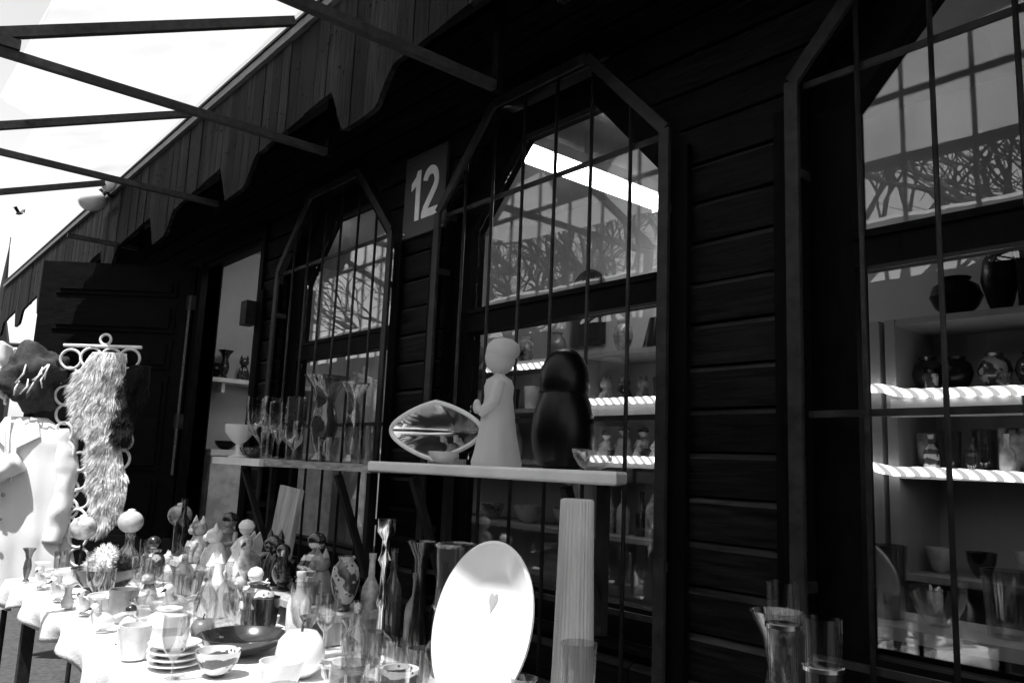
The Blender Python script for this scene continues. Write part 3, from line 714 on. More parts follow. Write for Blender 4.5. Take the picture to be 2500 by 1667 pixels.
# second row on the cloth
row = [(-3.70, 'bell', PATA, .17, 'band-painted doll figurine standing leftmost on the cloth'), (-3.50, 'jug', MOTTLE, .14, 'swirl-painted little jug left in the row before the step'),
       (-3.30, 'bird', WHITE, .13, 'white bird figurine before the mottled cat'), (-3.12, 'bottle', SMOKE, .19, 'smoky glass bottle leaning before the board, left of white cat'),
       (-2.95, 'cat', WHITE, .16, 'white cat figurine on the cloth before the step'), (-2.78, 'cone', WHITE, .17, 'white cone-shaped carafe right of the white cat'),
       (-2.61, 'bell', WHITE, .17, 'white winged doll figurine in the row before the step'), (-2.44, 'urn', PATA, .15, 'band-painted urn in the row before the step'),
       (-2.28, 'bottle', PALE, .20, 'pale ceramic bottle in the row before the step'), (-2.12, 'goblet', CLEAR, .19, 'clear goblet standing on the cloth before the candlestick')]
for k, (X, kind, mt, h, lab) in enumerate(row):
    Yp = -.70+.03*(-1)**k
    if kind == 'bell': bell_fig((X, Yp, zt), h, mt, lab, R(-60), wings='wing' in lab)
    elif kind == 'bird': bird((X, Yp, zt), h, mt, lab, R(-20))
    elif kind == 'cat': cat_fig((X, Yp, zt), h, mt, lab, R(-70))
    elif kind == 'jug':
        hnd = MB(); hnd.tube([(.042, 0, .11), (.08, 0, .105), (.078, 0, .055), (.045, 0, .04)], .007, 8)
        vase('small_jug', hollow(sc(URN, .052, h)), PATB, (X, Yp, zt), lab, 'jug', extra=[('handle', hnd, mt)], rz=R(-30))
    elif kind == 'bottle': vase('bottle', sc(BOT, .036, h), mt, (X, Yp, zt), lab, 'bottle')
    elif kind == 'cone': vase('carafe', hollow(sc([(1, 0), (1, .04), (.6, .5), (.25, .8), (.3, 1)], .06, h)), mt, (X, Yp, zt), lab, 'carafe')
    elif kind == 'urn': vase('small_urn', hollow(sc(URN, .055, h)), mt, (X, Yp, zt), lab, 'urn')
    else: vase('glass_goblet', hollow(sc(GOB, .042, h)), mt, (X, Yp, zt), lab, 'glass')
# taller wares at the right of the table
vase('candlestick', sc(STICK, .045, .37), SILVER, (-2.06, -.52, zt), 'tall turned metal candlestick left of the trumpet vase', 'candlestick')
vase('trumpet_vase', hollow(sc(BELLV, .042, .32)), DARKG, (-1.90, -.5, zt), 'dark glass vase with trumpet mouth beside the candlestick', 'vase')
bands = [('band', MB().ring((0, 0, z), .053, .006, (1, 0, 0), (0, 1, 0), 28, 6), CLEAR) for z in (.17, .325)]
vase('banded_jar', hollow(sc([(.92, 0), (.95, .03), (.88, .25), (.97, .5), (.9, .75), (1, 1)], .054, .33)), SMOKE, (-1.74, -.5, zt), 'smoky banded glass jar half behind the big white plate', 'jar', extra=bands)
# ribbed column
t = thing('ribbed_column_vase', 'tall pale vertically ribbed column vase right of the big plate', 'vase', (-1.275, -.52, zt), R(20))
m = MB(); m.lathe([(.046, 0), (.048, .01), (.043, .12), (.038, .34), (.036, .468), (.031, .472), (.031, .40), (.001, .40)], 112, fn=lambda a, z: 1+.045*math.cos(28*a)); auto_smooth(m.build('body', RIB, t), 80)
m = MB(); m.lathe([(.056, 0), (.058, .006), (.056, .014), (.049, .016)], 40); auto_smooth(m.build('foot', RIB, t))
# big plate propped on a stand, facing the lane
t = thing('display_plate', 'big white plate with a grey heart propped upright at the table front', 'plate', (-1.365, -.70, zt), R(-4))
m = MB(); m.lathe([(.002, -.022), (.10, -.022), (.12, -.016), (.172, .006), (.174, .012), (.168, .014), (.118, -.006), (.10, -.012), (.002, -.012)], 64)
o = auto_smooth(m.build('plate', WHITE, t)); o.location = (0, 0, .205); o.rotation_euler = (R(90-14), 0, 0)
hp = [(math.sin(a)**3*.9, .8*math.cos(a)-.32*math.cos(2*a)-.12*math.cos(3*a)-.05*math.cos(4*a)) for a in [2*PI*k/36 for k in range(36)]]
m = MB(); m.prism([(x*.017, y*.024+.05) for x, y in hp], -.0118, -.0106, 'z')
hh = m.build('heart_mark', MAT('grey_print', .3, .4), t); hh.location = o.location; hh.rotation_euler = (R(90-14), 0, 0)
m = MB()
for s in (-1, 1): m.tube([(s*.06, -.06, .012), (s*.06, .02, .03), (s*.06, .075, .24)], .006, 8); m.tube([(s*.06, .02, .03), (s*.06, .13, .006)], .006, 8); m.tube([(s*.06, -.06, .012), (s*.06, -.062, .045)], .006, 8)
m.tube([(-.06, .02, .03), (.06, .02, .03)], .005, 8); m.build('stand', STEEL, t)
# glasses beside the plate
for k, (X, Yp, h, r, mt, lab) in enumerate([(-1.16, -.62, .20, .036, CLEAR, 'tall clear tumbler just right of the big plate'), (-1.12, -.73, .13, .038, CLEAR, 'short clear tumbler nearest the camera by the big plate'),
                                       (-1.43, -.92, .10, .034, SMOKE, 'smoky tumbler on the cloth before the big plate')]):
    vase('glass_tumbler', hollow(sc(TUMB, r, h)), mt, (X, Yp, zt), lab, 'glass')
# front of the table: bowls, dishes, ornaments
vase('basket_bowl', hollow(sc(BOWL, .12, .09), .008), DARK, (-3.40, -.93, zt), 'dark round bowl filled with fluffy balls at the table\'s left', 'bowl')
for k, (dx, dy, r) in enumerate([(-.05, -.02, .052), (.045, -.03, .055), (.0, .05, .05), (.0, -.005, .05)]):
    m = MB(); c = Vector((0, 0, 0)); vs = []; 
    m.ball((0, 0, 0), r*.8)
    for q in range(420):
        d = Vector((random.gauss(0, 1), random.gauss(0, 1), random.gauss(0, 1))).normalized(); a = d.orthogonal().normalized()*.0022
        m.add([d*r*.75-a, d*r*.75+a, d*r*random.uniform(1.0, 1.2)], [(0, 1, 2)])
    m.build('fluffy_ball', FURW if k != 2 else FURD, None, loc=(-3.40+dx, -.93+dy, zt+.085+(.045 if k == 3 else 0)), label='%s fluffy ball in the dark round bowl' % ['white left', 'white right', 'black rear', 'topmost white'][k], cat='pompom')
vase('wide_dish', hollow(sc(BOWL, .12, .05), .006), DARK, (-2.22, -.86, zt), 'wide dark dish lying among the wares on the white cloth', 'dish')
vase('glass_bowl', hollow(sc(BOWL, .10, .09), .004), CLEAR, (-2.62, -.95, zt), 'clear glass bowl left of the wide dark dish', 'bowl')
vase('cut_glass_bowl', hollow(sc(BOWL, .075, .07), .005), CLEAR, (-1.72, -.80, zt), 'clear bowl before the banded jar', 'bowl', fn=lambda a, z: 1+.03*math.cos(16*a), n=64)
vase('pale_bowl', hollow(sc(BOWL, .09, .06), .006), PALE, (-2.95, -1.0, zt), 'pale shallow bowl at the front of the table', 'bowl')
apple((-1.93, -.83, zt), .062, WHITE, 'white pumpkin-shaped pot right of the wide dark dish', 'pot', 'pumpkin_pot')
apple((-2.42, -.90, zt), .035, MID, 'small grey round ornament left of the wide dark dish')
vase('sugar_bowl', hollow(sc(URN, .06, .10), .004), WHITE, (-2.42, -1.0, zt), 'white sugar bowl left of the wide dark dish, near the front edge', 'bowl')
vase('stacked_saucers', sc([(.5, 0), (1, .15), (1, .2), (.55, .2), (1, .4), (1, .45), (.55, .45), (1, .65), (1, .7), (.55, .7), (1, .95), (1, 1), (.2, .85)], .065, .06), WHITE, (-2.17, -1.06, zt), 'stack of white saucers at the front edge before the wide dark dish', 'saucers')
bird((-2.78, -.86, zt), .10, PALE, 'small pale bird figurine behind the clear glass bowl', R(-60))
cat_fig((-3.05, -.87, zt), .11, MOTTLE, 'small mottled dog figurine behind the pale shallow bowl', R(-60), 'dog_figurine', False)
bell_fig((-2.50, -1.08, zt), .10, WHITE, 'tiny white doll figurine at the table\'s very front edge', R(-60))
for k, (X, Yp, a, mt, lab) in enumerate([(-1.86, -1.02, 30, SILVER, 'shiny spoon lying right of the wide dark dish'), (-1.62, -1.0, -20, SILVER, 'shiny spoon lying nearest the big plate')]):
    t = thing('spoon', lab, 'spoon', (X, Yp, zt+.002), R(a))
    m = MB(); m.tube([(0, 0, .004), (.06, 0, .007), (.13, 0, .005)], [.003, .003, .005], 8); auto_smooth(m.build('handle', mt, t))
    m = MB(); m.ball((-.025, 0, .005), .026, (1.1, .75, .2)); auto_smooth(m.build('bowl', mt, t))
vase('mug', hollow(sc(TUMB, .042, .09), .004), PATA, (-1.55, -.78, zt), 'band-painted mug at the left foot of the big plate', 'mug', extra=[('handle', MB().tube([(.04, 0, .075), (.07, 0, .07), (.07, 0, .03), (.04, 0, .02)], .006, 8), MOTTLE)], rz=R(190))
vase('mug', hollow(sc(TUMB, .04, .085), .004), PALE, (-2.30, -1.12, zt), 'pale mug at the front edge beside the wide dark dish', 'mug', extra=[('handle', MB().tube([(.038, 0, .07), (.068, 0, .066), (.068, 0, .03), (.038, 0, .02)], .006, 8), PALE)], rz=R(200))
# ball ornaments on sticks at the table's far end
for k, (X, Yp, h, mt, lab) in enumerate([(-3.86, -.52, .20, MOTTLE, 'mottled ball ornament on a stick beside the dark bottle'), (-3.90, -.72, .17, PALE, 'pale ball ornament on a stick at the table\'s left end'), (-3.86, -.92, .15, MOTTLE, 'mottled ball ornament on a short stick at the table\'s far corner')]):
    t = thing('stick_ornament', lab, 'ornament', (X, Yp, zt))
    m = MB(); m.tube([(0, 0, .012), (.01, 0, h*.5), (0, 0, h)], .005, 8); m.build('stick', STEEL, t)
    m = MB(); m.lathe([(.035, 0), (.036, .008), (.01, .013)], 18); auto_smooth(m.build('foot', STEEL, t))
    m = MB(); m.ball((0, 0, h+.05), .055, (1, 1, .92)); auto_smooth(m.build('ball', mt, t))
    m = MB(); m.lathe([(.018, h+.096), (.016, h+.104), (.004, h+.108)], 14); auto_smooth(m.build('cap', WHITE, t))

# rows of small wares that fill the cloth
for k in range(7):
    X = -3.55+k*.178+random.uniform(-.02, .02)
    vase('liqueur_glass', hollow(sc(GOB, .028, .115), .002), CLEAR, (X, -.80+random.uniform(-.015, .015), zt), '%s little stemmed glass in the row midway across the white cloth' % ORD[k], 'glass')
for k in range(8):
    X = -3.72+k*.15; rr = random.Random(k)
    if k % 2: bird((X, -1.10+rr.uniform(-.02, .02), zt), .075, WHITE, '%s little white ware along the front edge of the cloth, a bird' % ORD[k], R(-50+rr.uniform(-30, 30)))
    else: vase('egg_cup', hollow(sc(BELLV, .03, .08), .003), PALE, (X, -1.10+rr.uniform(-.02, .02), zt), '%s little pale ware along the front edge of the cloth, an egg cup' % ORD[k], 'cup')
for k in range(5):
    X = -2.36+k*.125
    vase('slim_bottle', sc(BOT, .03, .22+.03*(k % 3)), [DARKG, MOTTLE, SMOKE, MID, DARKG][k], (X, -.455, zt), '%s in the row of slim bottles against the hut behind the candlestick' % ORD[k], 'bottle')
for k in range(6):
    X = -3.62+k*.20; rr = random.Random(k+9)
    cat_fig((X+rr.uniform(-.02, .02), -.625, zt), .10+.02*rr.random(), [PALE, MID, MOTTLE][k % 3], '%s tiny cat at the foot of the figurine step' % ORD[k], R(-70+rr.uniform(-30, 30)))
for k in range(4):
    X = -1.98+k*.11
    vase('glass_tumbler', hollow(sc(TUMB, .03, .10), .003), [CLEAR, SMOKE][k % 2], (X, -.66, zt), '%s in the row of small tumblers before the candlestick' % ORD[k], 'glass')
for k, (X, Yp, r, h, mt, lab) in enumerate([(-2.03, -1.0, .055, .06, PATA, 'band-painted small bowl between the spoon and the front edge'), (-3.62, -.99, .07, .06, WHITE, 'white small bowl left of the bowl of fluffy balls'),
        (-2.80, -1.02, .045, .10, MID, 'grey beaker between the pale bowl and the clear bowl'), (-1.78, -.95, .05, .08, PALE, 'pale beaker behind the first spoon'), (-2.42, -.72, .05, .11, DARK, 'dark squat pot in front of the step\'s right end')]):
    vase('small_bowl' if h < .09 else 'beaker', hollow(sc(BOWL if h < .09 else TUMB, r, h), .004), mt, (X, Yp, zt), lab, 'bowl' if h < .09 else 'beaker')

# clear glassware scattered over the free places of the cloth
TAKEN = []
for o in COL.objects:
    if o.parent or 'label' not in o or not (.79 < o.location.z < .95 and -1.3 < o.location.y < -.35): continue
    r_ = 0
    for q in [o]+list(o.children):
        if q.type == 'MESH':
            for v in q.data.vertices:
                c_ = v.co+(q.location if q is not o else Vector()); r_ = max(r_, math.hypot(c_.x, c_.y))
    if 'step' in o.name or 'board' in o.name: continue
    TAKEN.append((o.location.x, o.location.y, min(r_, .125)))
rg = random.Random(4)
KINDS = [('glass_tumbler', TUMB, .030, .11, CLEAR, 9, 'in the scatter of straight clear tumblers on the white cloth', 'glass'),
         ('glass_goblet', GOB, .034, .16, CLEAR, 9, 'in the scatter of clear wine goblets on the white cloth', 'glass'),
         ('glass_decanter', BOT, .036, .20, CLEAR, 7, 'in the scatter of clear decanters on the white cloth', 'decanter'),
         ('bud_vase', FLARE, .026, .13, SMOKE, 7, 'in the scatter of smoky bud vases on the white cloth', 'vase'),
         ('salt_cellar', BOWL, .026, .035, WHITE, 8, 'in the scatter of tiny white salt bowls on the white cloth', 'bowl')]
for nm_, pf, r_, h_, mt, cnt, lab, ct_ in KINDS:
    got = []; tries = 0
    while len(got) < cnt and tries < 4000:
        tries += 1; X = rg.uniform(-3.86, -1.15); Yp = rg.uniform(-1.13, -.64)
        if all(math.hypot(X-a, Yp-b_) > c_+r_+.004 for a, b_, c_ in TAKEN): got.append((X, Yp)); TAKEN.append((X, Yp, r_))
    for k, (X, Yp) in enumerate(sorted(got)):
        q = rg.uniform(.92, 1.08); pr_ = sc(pf, r_*q, h_*q)
        vase(nm_, hollow(pr_, .0025) , mt, (X, Yp, zt), '%s %s' % (ORD[k], lab), ct_)

# --- dark table at the right with glass vases
tb2 = thing('side_table', 'small table with a black cloth below the third window', 'table', (-.35, -.55, 0))
MB().box(-.55, .55, -.2, .2, ZTAB-.035, ZTAB-.004).build('top', WOODP, tb2)
for x in (-.48, .48):
    for y in (-.15, .15): MB().box(x-.02, x+.02, y-.02, y+.02, 0, ZTAB-.0355).build('leg', TRUSS, tb2)
cloth('tablecloth', -.91, .21, -.76, -.34, ZTAB, .25, DCLOTH, 'black cloth over the small table below the third window', 5)
vase('tall_glass_vase', hollow(sc(TUMB, .027, .365)), THIN, (-.755, -.55, zt), 'tall clear glass cylinder vase at the picture\'s lower right', 'vase', extra=[('collar', MB().lathe([(.0275, .29), (.0295, .291), (.0295, .298), (.0275, .299)], 28), SILVER)])
vase('tall_glass_vase', hollow(sc(TUMB, .030, .32)), THIN, (-.68, -.56, zt), 'shorter glass cylinder vase right of the clear cylinder vase', 'vase', extra=[('collar', MB().lathe([(.0305, .24), (.0325, .241), (.0325, .247), (.0305, .248)], 28), SILVER)])
vase('glass_carafe', hollow(sc(FLARE, .05, .30)), CLEAR, (-.82, -.46, zt), 'clear carafe behind the tall clear cylinder vase', 'carafe')
vase('glass_platter', hollow(sc(BOWL, .12, .05)), CLEAR, (-.42, -.52, zt), 'wide clear platter on the black tablecloth', 'platter')

# ================================================================== WARES INSIDE
yi = 1.14
def put_row(name, kind, xs_, z, mats, size, where, cat):
    for k, X in enumerate(xs_):
        lab = '%s %s' % (ORD[k], where)
        mt = mats[k % len(mats)]; r, h = size; q = random.uniform(.9, 1.1)
        if kind == 'cat': cat_fig((X, yi, z), h*q, mt, lab, R(-90), name)
        elif kind == 'bell': bell_fig((X, yi, z), h*q, mt, lab, R(-90))
        else: vase(name, (hollow(sc(kind, r*q, h*q)) if kind is not BOT else sc(kind, r*q, h*q)), mt, (X, yi+random.uniform(-.03, .03), z), lab, cat, group=None)
# third window unit
vase('round_pot', hollow(sc(URN, .085, .15)), BLACK, (-1.09, yi, 1.9155), 'round black pot on the topmost shelf behind the third window', 'pot')
vase('ovoid_vase', hollow(sc([(.4, 0), (.7, .2), (1, .5), (.85, .78), (.5, .95), (.55, 1)], .058, .24)), BLACK, (-.95, yi, 1.9155), 'tall black egg-shaped vase beside the round black pot', 'vase')
for k, (X, h) in enumerate([(-.865, .2), (-.84, .22), (-.815, .19), (-.78, .23), (-.745, .21)]):
    MB().box(-.012, .012, -.07, .07, 0, h).build('book', [DARK, MID][k % 2], None, loc=(X, yi, 1.9155), label='%s upright book on the topmost shelf behind the third window' % ORD[k], cat='book')
put_row('teapot_bowl', URN, [-1.20, -1.09, -.98, -.87, -.74, -.6], 1.6555, [DARK, BLACK, PATB], (.052, .13), 'rounded jar on the upper lit shelf, third window', 'jar')
put_row('glass_jar', TUMB, [-1.2, -1.12, -1.03, -.94, -.85, -.75, -.64], 1.3855, [MOTTLE, DARK, SMOKE], (.04, .15), 'jar on the lower lit shelf, third window', 'jar')
yi = 1.055
put_row('small_bottle', BOT, [-1.15, -1.035, -.925, -.80, -.68], 1.3855, [PATA, SMOKE, MOTTLE], (.022, .12), 'small bottle at the front of the lower lit shelf, third window', 'bottle')
put_row('small_cup', TUMB, [-1.145, -.925, -.805, -.67], 1.6555, [PATB, CLEAR, MOTTLE], (.024, .06), 'small cup at the front of the upper lit shelf, third window', 'cup')
yi = 1.14
put_row('mottled_cup', BOWL, [-1.18, -1.04, -.9, -.75], 1.0505, [PALE, DARK], (.05, .09), 'cup under the lit shelves, third window', 'cup')
# second window unit
vase('shade_lamp', sc([(1, 0), (1, .03), (.55, 1), (.5, 1)], .075, .16), BLACK, (-2.42, yi, 1.9155), 'dark cone-shaped lampshade on the top shelf, second window', 'lampshade')
vase('tall_urn', hollow(sc(URN, .05, .17)), MOTTLE, (-2.64, yi, 1.9155), 'mottled urn left of the dark lampshade', 'urn')
put_row('figurine_cat', 'cat', [-2.74, -2.62, -2.5], 1.6555, [MOTTLE, DARK, MID], (.05, .14), 'cat figurine on the upper lit shelf, second window', 'figurine')
put_row('glass_jar', TUMB, [-2.40, -2.33, -2.25, -2.15], 1.6555, [SMOKE, MOTTLE, DARK], (.034, .14), 'jar right of the cats, second window', 'jar')
put_row('doll', 'bell', [-2.74, -2.62, -2.50, -2.40, -2.30], 1.3855, [PALE, MID, MOTTLE], (.05, .17), 'doll figurine on the lower lit shelf, second window', 'figurine')
put_row('bottle', BOT, [-2.72, -2.62, -2.52, -2.43, -2.34, -2.25], 1.0505, [MOTTLE, PALE, DARK], (.035, .22), 'bottle below the dolls, second window', 'bottle')
# first window unit
put_row('vase', URN, [-4.25, -4.05, -3.85, -3.62, -3.4, -3.15], 1.9155, [DARK, MOTTLE, MID], (.06, .18), 'vase on the top shelf, first window', 'vase')
put_row('jar', TUMB, [-4.28, -4.12, -3.96, -3.8, -3.64, -3.48, -3.3, -3.12], 1.6555, [PALE, MOTTLE, DARK], (.045, .14), 'jar on the second shelf, first window', 'jar')
put_row('bottle', BOT, [-4.25, -4.1, -3.95, -3.78, -3.6, -3.42, -3.22, -3.02], 1.3855, [MID, MOTTLE, PALE], (.038, .22), 'bottle on the third shelf, first window', 'bottle')
put_row('bowl', BOWL, [-4.2, -3.9, -3.6, -3.3, -3.0], 1.0505, [MOTTLE, PALE], (.08, .09), 'bowl on the lowest seen shelf, first window', 'bowl')
put_row('glass_bowl', BOWL, [-1.17, -1.03, -.89, -.74, -.58], .7505, [CLEAR, SMOKE], (.06, .10), 'glass bowl on the lowest shelf, third window', 'bowl')
put_row('doll', 'bell', [-.46, -.34, -.22, -.1], 1.3855, [MOTTLE, PALE], (.05, .16), 'doll figurine right of the jars, third window', 'figurine')
sl = thing('sill_counter', 'low inner counter with glassware behind the third window', 'counter', (-.95, .30, ZF))
MB().box(-.40, 1.0, -.12, .14, .60, .63).build('top', USHELF, sl); MB().box(-.38, .98, -.10, .12, 0, .5995).build('front', BACK, sl)
for k, (X, r_, h_, mt) in enumerate([(-1.22, .05, .16, CLEAR), (-1.10, .06, .10, CLEAR), (-.97, .045, .18, SMOKE), (-.85, .065, .09, CLEAR), (-.70, .05, .15, CLEAR), (-.55, .06, .11, SMOKE)]):
    vase('cut_glass', hollow(sc([TUMB, BOWL][k % 2], r_, h_)), mt, (X, .30, ZF+.6305), '%s glass on the inner counter behind the third window' % ORD[k], 'glass', fn=lambda a, z: 1+.025*math.cos(14*a), n=56)
# on the shelf inside the doorway
vase('dark_figure_vase', hollow(sc(FLARE, .055, .20)), DARK, (-5.60, .26, 1.8755), 'dark vase on the small shelf inside the doorway', 'vase')
vase('round_pot', hollow(sc(URN, .055, .10)), BLACK, (-5.58, .19, 1.8755), 'squat black pot beside the dark vase inside the doorway', 'pot')
cat_fig((-5.60, .40, 1.8755), .16, DARK, 'dark cat figurine on the small shelf inside the doorway', R(-30))
cat_fig((-5.60, .55, 1.8755), .13, MOTTLE, 'mottled cat figurine on the small shelf inside the doorway', R(-30))
vase('black_bowl', hollow(sc(BOWL, .075, .06)), BLACK, (-5.55, .30, 1.3805), 'black bowl on the pale counter inside the doorway', 'bowl')
vase('white_bowl', hollow(sc(BOWL, .08, .07)), WHITE, (-5.52, .52, 1.3805), 'white bowl on the pale counter inside the doorway', 'bowl')
# arched mirror on the back wall
mt_ = thing('arched_picture', 'dark arched panel hanging on the back wall behind the second window', 'picture', (-3.05, BY-.004, 2.02))
pp = [(-.13, 0), (.13, 0), (.13, .3)]+[(.13*math.cos(a), .3+.13*math.sin(a)) for a in [PI*k/14 for k in range(1, 14)]]+[(-.13, .3)]
MB().prism(pp, -.02, -.004).build('panel', DARK, mt_)

# ================================================================== LEFT: COAT, HAT, RINGS AND PELTS
U = Vector((.643, .766, 0)); N_ = Vector((.766, -.643, 0))
ang = math.atan2(U.y, U.x)
ct = thing('hanging_coat', 'sunlit white coat hanging on a stand at the far end of the table', 'coat', (-4.92, -1.0, 0), ang)
nn = 96; rows = 60; vs = []; fs = []
for j in range(rows+1):
    v = j/rows; z = .56+(1.50-.56)*v
    wx = .30-.08*v if v < .82 else (.30-.08*.82)*(1-((v-.82)/.18)**2*.62)
    wy = .13-.03*v if v < .85 else .105*(1-((v-.85)/.15)**2*.5)
    for i in range(nn):
        a = 2*PI*i/nn
        f = 1+(1-v)**1.2*.16*math.sin(7*a+2*v+1.2*math.sin(3*a))+(1-v)*.07*math.sin(13*a+1+3*v)
        f += .06*noise.noise(Vector((2.2*math.cos(a), 2.2*math.sin(a)+3*v, 4*v)))+.02*noise.noise(Vector((6*math.cos(a), 6*math.sin(a), 9*v)))
        hz = z-(.03*math.sin(3*a) if j == 0 else 0)
        vs.append((wx*f*math.cos(a), wy*f*math.sin(a), hz))
for j in range(rows):
    for i in range(nn):
        b = (i+1) % nn; fs.append((j*nn+i, j*nn+b, (j+1)*nn+b, (j+1)*nn+i))
fs.append(tuple(rows*nn+i for i in range(nn)))
MB().add(vs, fs).build('body', COATM, ct, smooth=True)
for P_ in ([(-.19, .02, 1.44), (-.27, -.03, 1.28), (-.26, -.12, 1.12), (-.10, -.17, 1.16), (.06, -.15, 1.27)], [(.18, .02, 1.43), (.225, -.01, 1.25), (.235, -.03, 1.05), (.225, -.05, .86)]):
    pts = []
    for k in range(len(P_)-1):
        for q in range(12): pts.append(Vector(P_[k]).lerp(Vector(P_[k+1]), q/12))
    pts.append(Vector(P_[-1])); n_ = len(pts)
    for _ in range(5): pts = [pts[0]]+[(pts[k-1]+pts[k]*2+pts[k+1])/4 for k in range(1, n_-1)]+[pts[-1]]
    m = MB(); m.tube(pts, .066, 22)
    for q in range(len(m.v)):
        p_ = Vector(m.v[q]); c_ = pts[min(q//22, n_-1)]; d_ = p_-c_
        g_ = 1-.25*(q//22)/n_+.22*noise.noise(p_*11)+.08*noise.noise(p_*26)
        m.v[q] = tuple(c_+d_*g_)
    m.build('sleeve', COATM, ct, smooth=True)
for sx_ in (-1, 1):
    m = MB(); m.add([(sx_*.015, -.128, 1.16), (sx_*.03, -.135, 1.34), (sx_*.12, -.10, 1.40), (sx_*.085, -.075, 1.49), (sx_*.05, -.08, 1.50), (sx_*.015, -.12, 1.30)], [(0, 1, 2, 3, 4, 5)])
    o = m.build('lapel', COATM, ct); md = o.modifiers.new('s', 'SOLIDIFY'); md.thickness = .01
for z in (1.10, .98, .86, .74):
    MB().ball((.0, -.145, z), .012, (1, .4, 1), n=12, m=6).build('button', MID, ct)
st_ = thing('coat_stand', 'dark metal stand under the white coat', 'stand', (-4.92, -1.0, 0), ang)
m = MB(); m.tube([(0, 0, .03), (0, 0, 1.72)], .014, 8); m.build('pole', STEEL, st_)
m = MB(); m.lathe([(.17, 0), (.17, .02), (.03, .035)], 24); auto_smooth(m.build('foot', STEEL, st_))
for a_, z_ in ((-.2, 1.66), (.2, 1.66)): MB().tube([(0, 0, z_-.04), (a_*.7, -.02, z_), (a_, -.03, z_+.05)], .010, 8).build('arm', STEEL, st_)
ht = thing('wool_shawl', 'dark bunched woollen shawl with pale fringe above the white coat', 'shawl', (-4.92, -1.0, 1.62), ang)
m = MB(); m.ball((0, -.02, .09), .15, (1.15, .7, 1.1), n=40, m=28)
for q in range(len(m.v)):
    p_ = Vector(m.v[q]); c_ = Vector((0, -.02, .09)); k_ = 1+.42*noise.noise(p_*9)+.22*noise.noise(p_*21); m.v[q] = tuple(c_+(p_-c_)*k_)
m.build('bundle', KNIT, ht, smooth=True)
rg = random.Random(2)
for k in range(9):
    x0 = .02+rg.uniform(-.03, .12); z0 = rg.uniform(.06, .16); m = MB(); l_ = rg.uniform(.05, .11)
    m.tube([(x0, -.13, z0), (x0+rg.uniform(-.015, .01), -.145, z0-l_*.5), (x0-rg.uniform(.0, .04), -.14, z0-l_)], [.003, .005, .003], 6); m.build('fringe', FURW, ht, smooth=True)
sc_ = thing('hanging_scarf', 'pale scarf draped beside the dark woollen shawl at the left edge', 'scarf', (-5.05, -1.16, 1.62), ang)
vs = []; fs = []
for j in range(21):
    for i in range(17):
        u = i/16-.5; v = j/20
        vs.append((u*.16*(1+.25*v), -.02+.03*math.sin(u*17+v*2)+.02*noise.noise(Vector((u*6, v*5, 0))), .26-.30*v+.02*math.sin(u*9)))
for j in range(20):
    for i in range(16): a = j*17+i; fs.append((a, a+1, a+18, a+17))
o = MB().add(vs, fs).build('cloth', COATM, sc_, smooth=True); md = o.modifiers.new('s', 'SOLIDIFY'); md.thickness = .012
m = MB(); m.tube([(-.1, 0, .265), (.1, 0, .265)], .012, 8); m.tube([(0, 0, .265), (0, .03, -.2), (0.2, .2, -.3)], .01, 8); m.build('arm', STEEL, sc_)

rk = thing('ring_rack', 'rack of linked pale cane rings standing before the open door', 'rack', (-4.70, -.75, 0), ang)
m = MB(); m.tube([(-.20, 0, 1.895), (.22, 0, 1.90)], .009, 8); m.build('top_rail', RING, rk)
m = MB(); m.tube([(.02, .03, .02), (.02, .03, 1.90)], .012, 8); m.build('post', STEEL, rk)
m = MB(); m.lathe([(.16, 0), (.16, .02), (.03, .03)], 24, c=(.02, .03, 0)); auto_smooth(m.build('foot', STEEL, rk))
RG = []
for k in range(10):                                     # left chain, drifting right as it goes down
    z = 1.82-.098*k; u = -.15+(.0 if k < 4 else .016*(k-3)); RG.append((u, z, .052))
for k in range(6): RG.append((-.045+.012*k+(.0), 1.28-.098*k, .048))
for u in (-.045, .06, .165): RG.append((u, 1.835, .052))
RG += [(.17, 1.40, .055), (.18, 1.30, .05), (.02, 1.935, .028)]
for u, z, r in RG:
    MB().ring((u, random.uniform(-.012, .012), z), r, .0075, (1, random.uniform(-.2, .2), 0), (0, random.uniform(-.15, .15), 1)).build('ring', RING, rk, smooth=True)
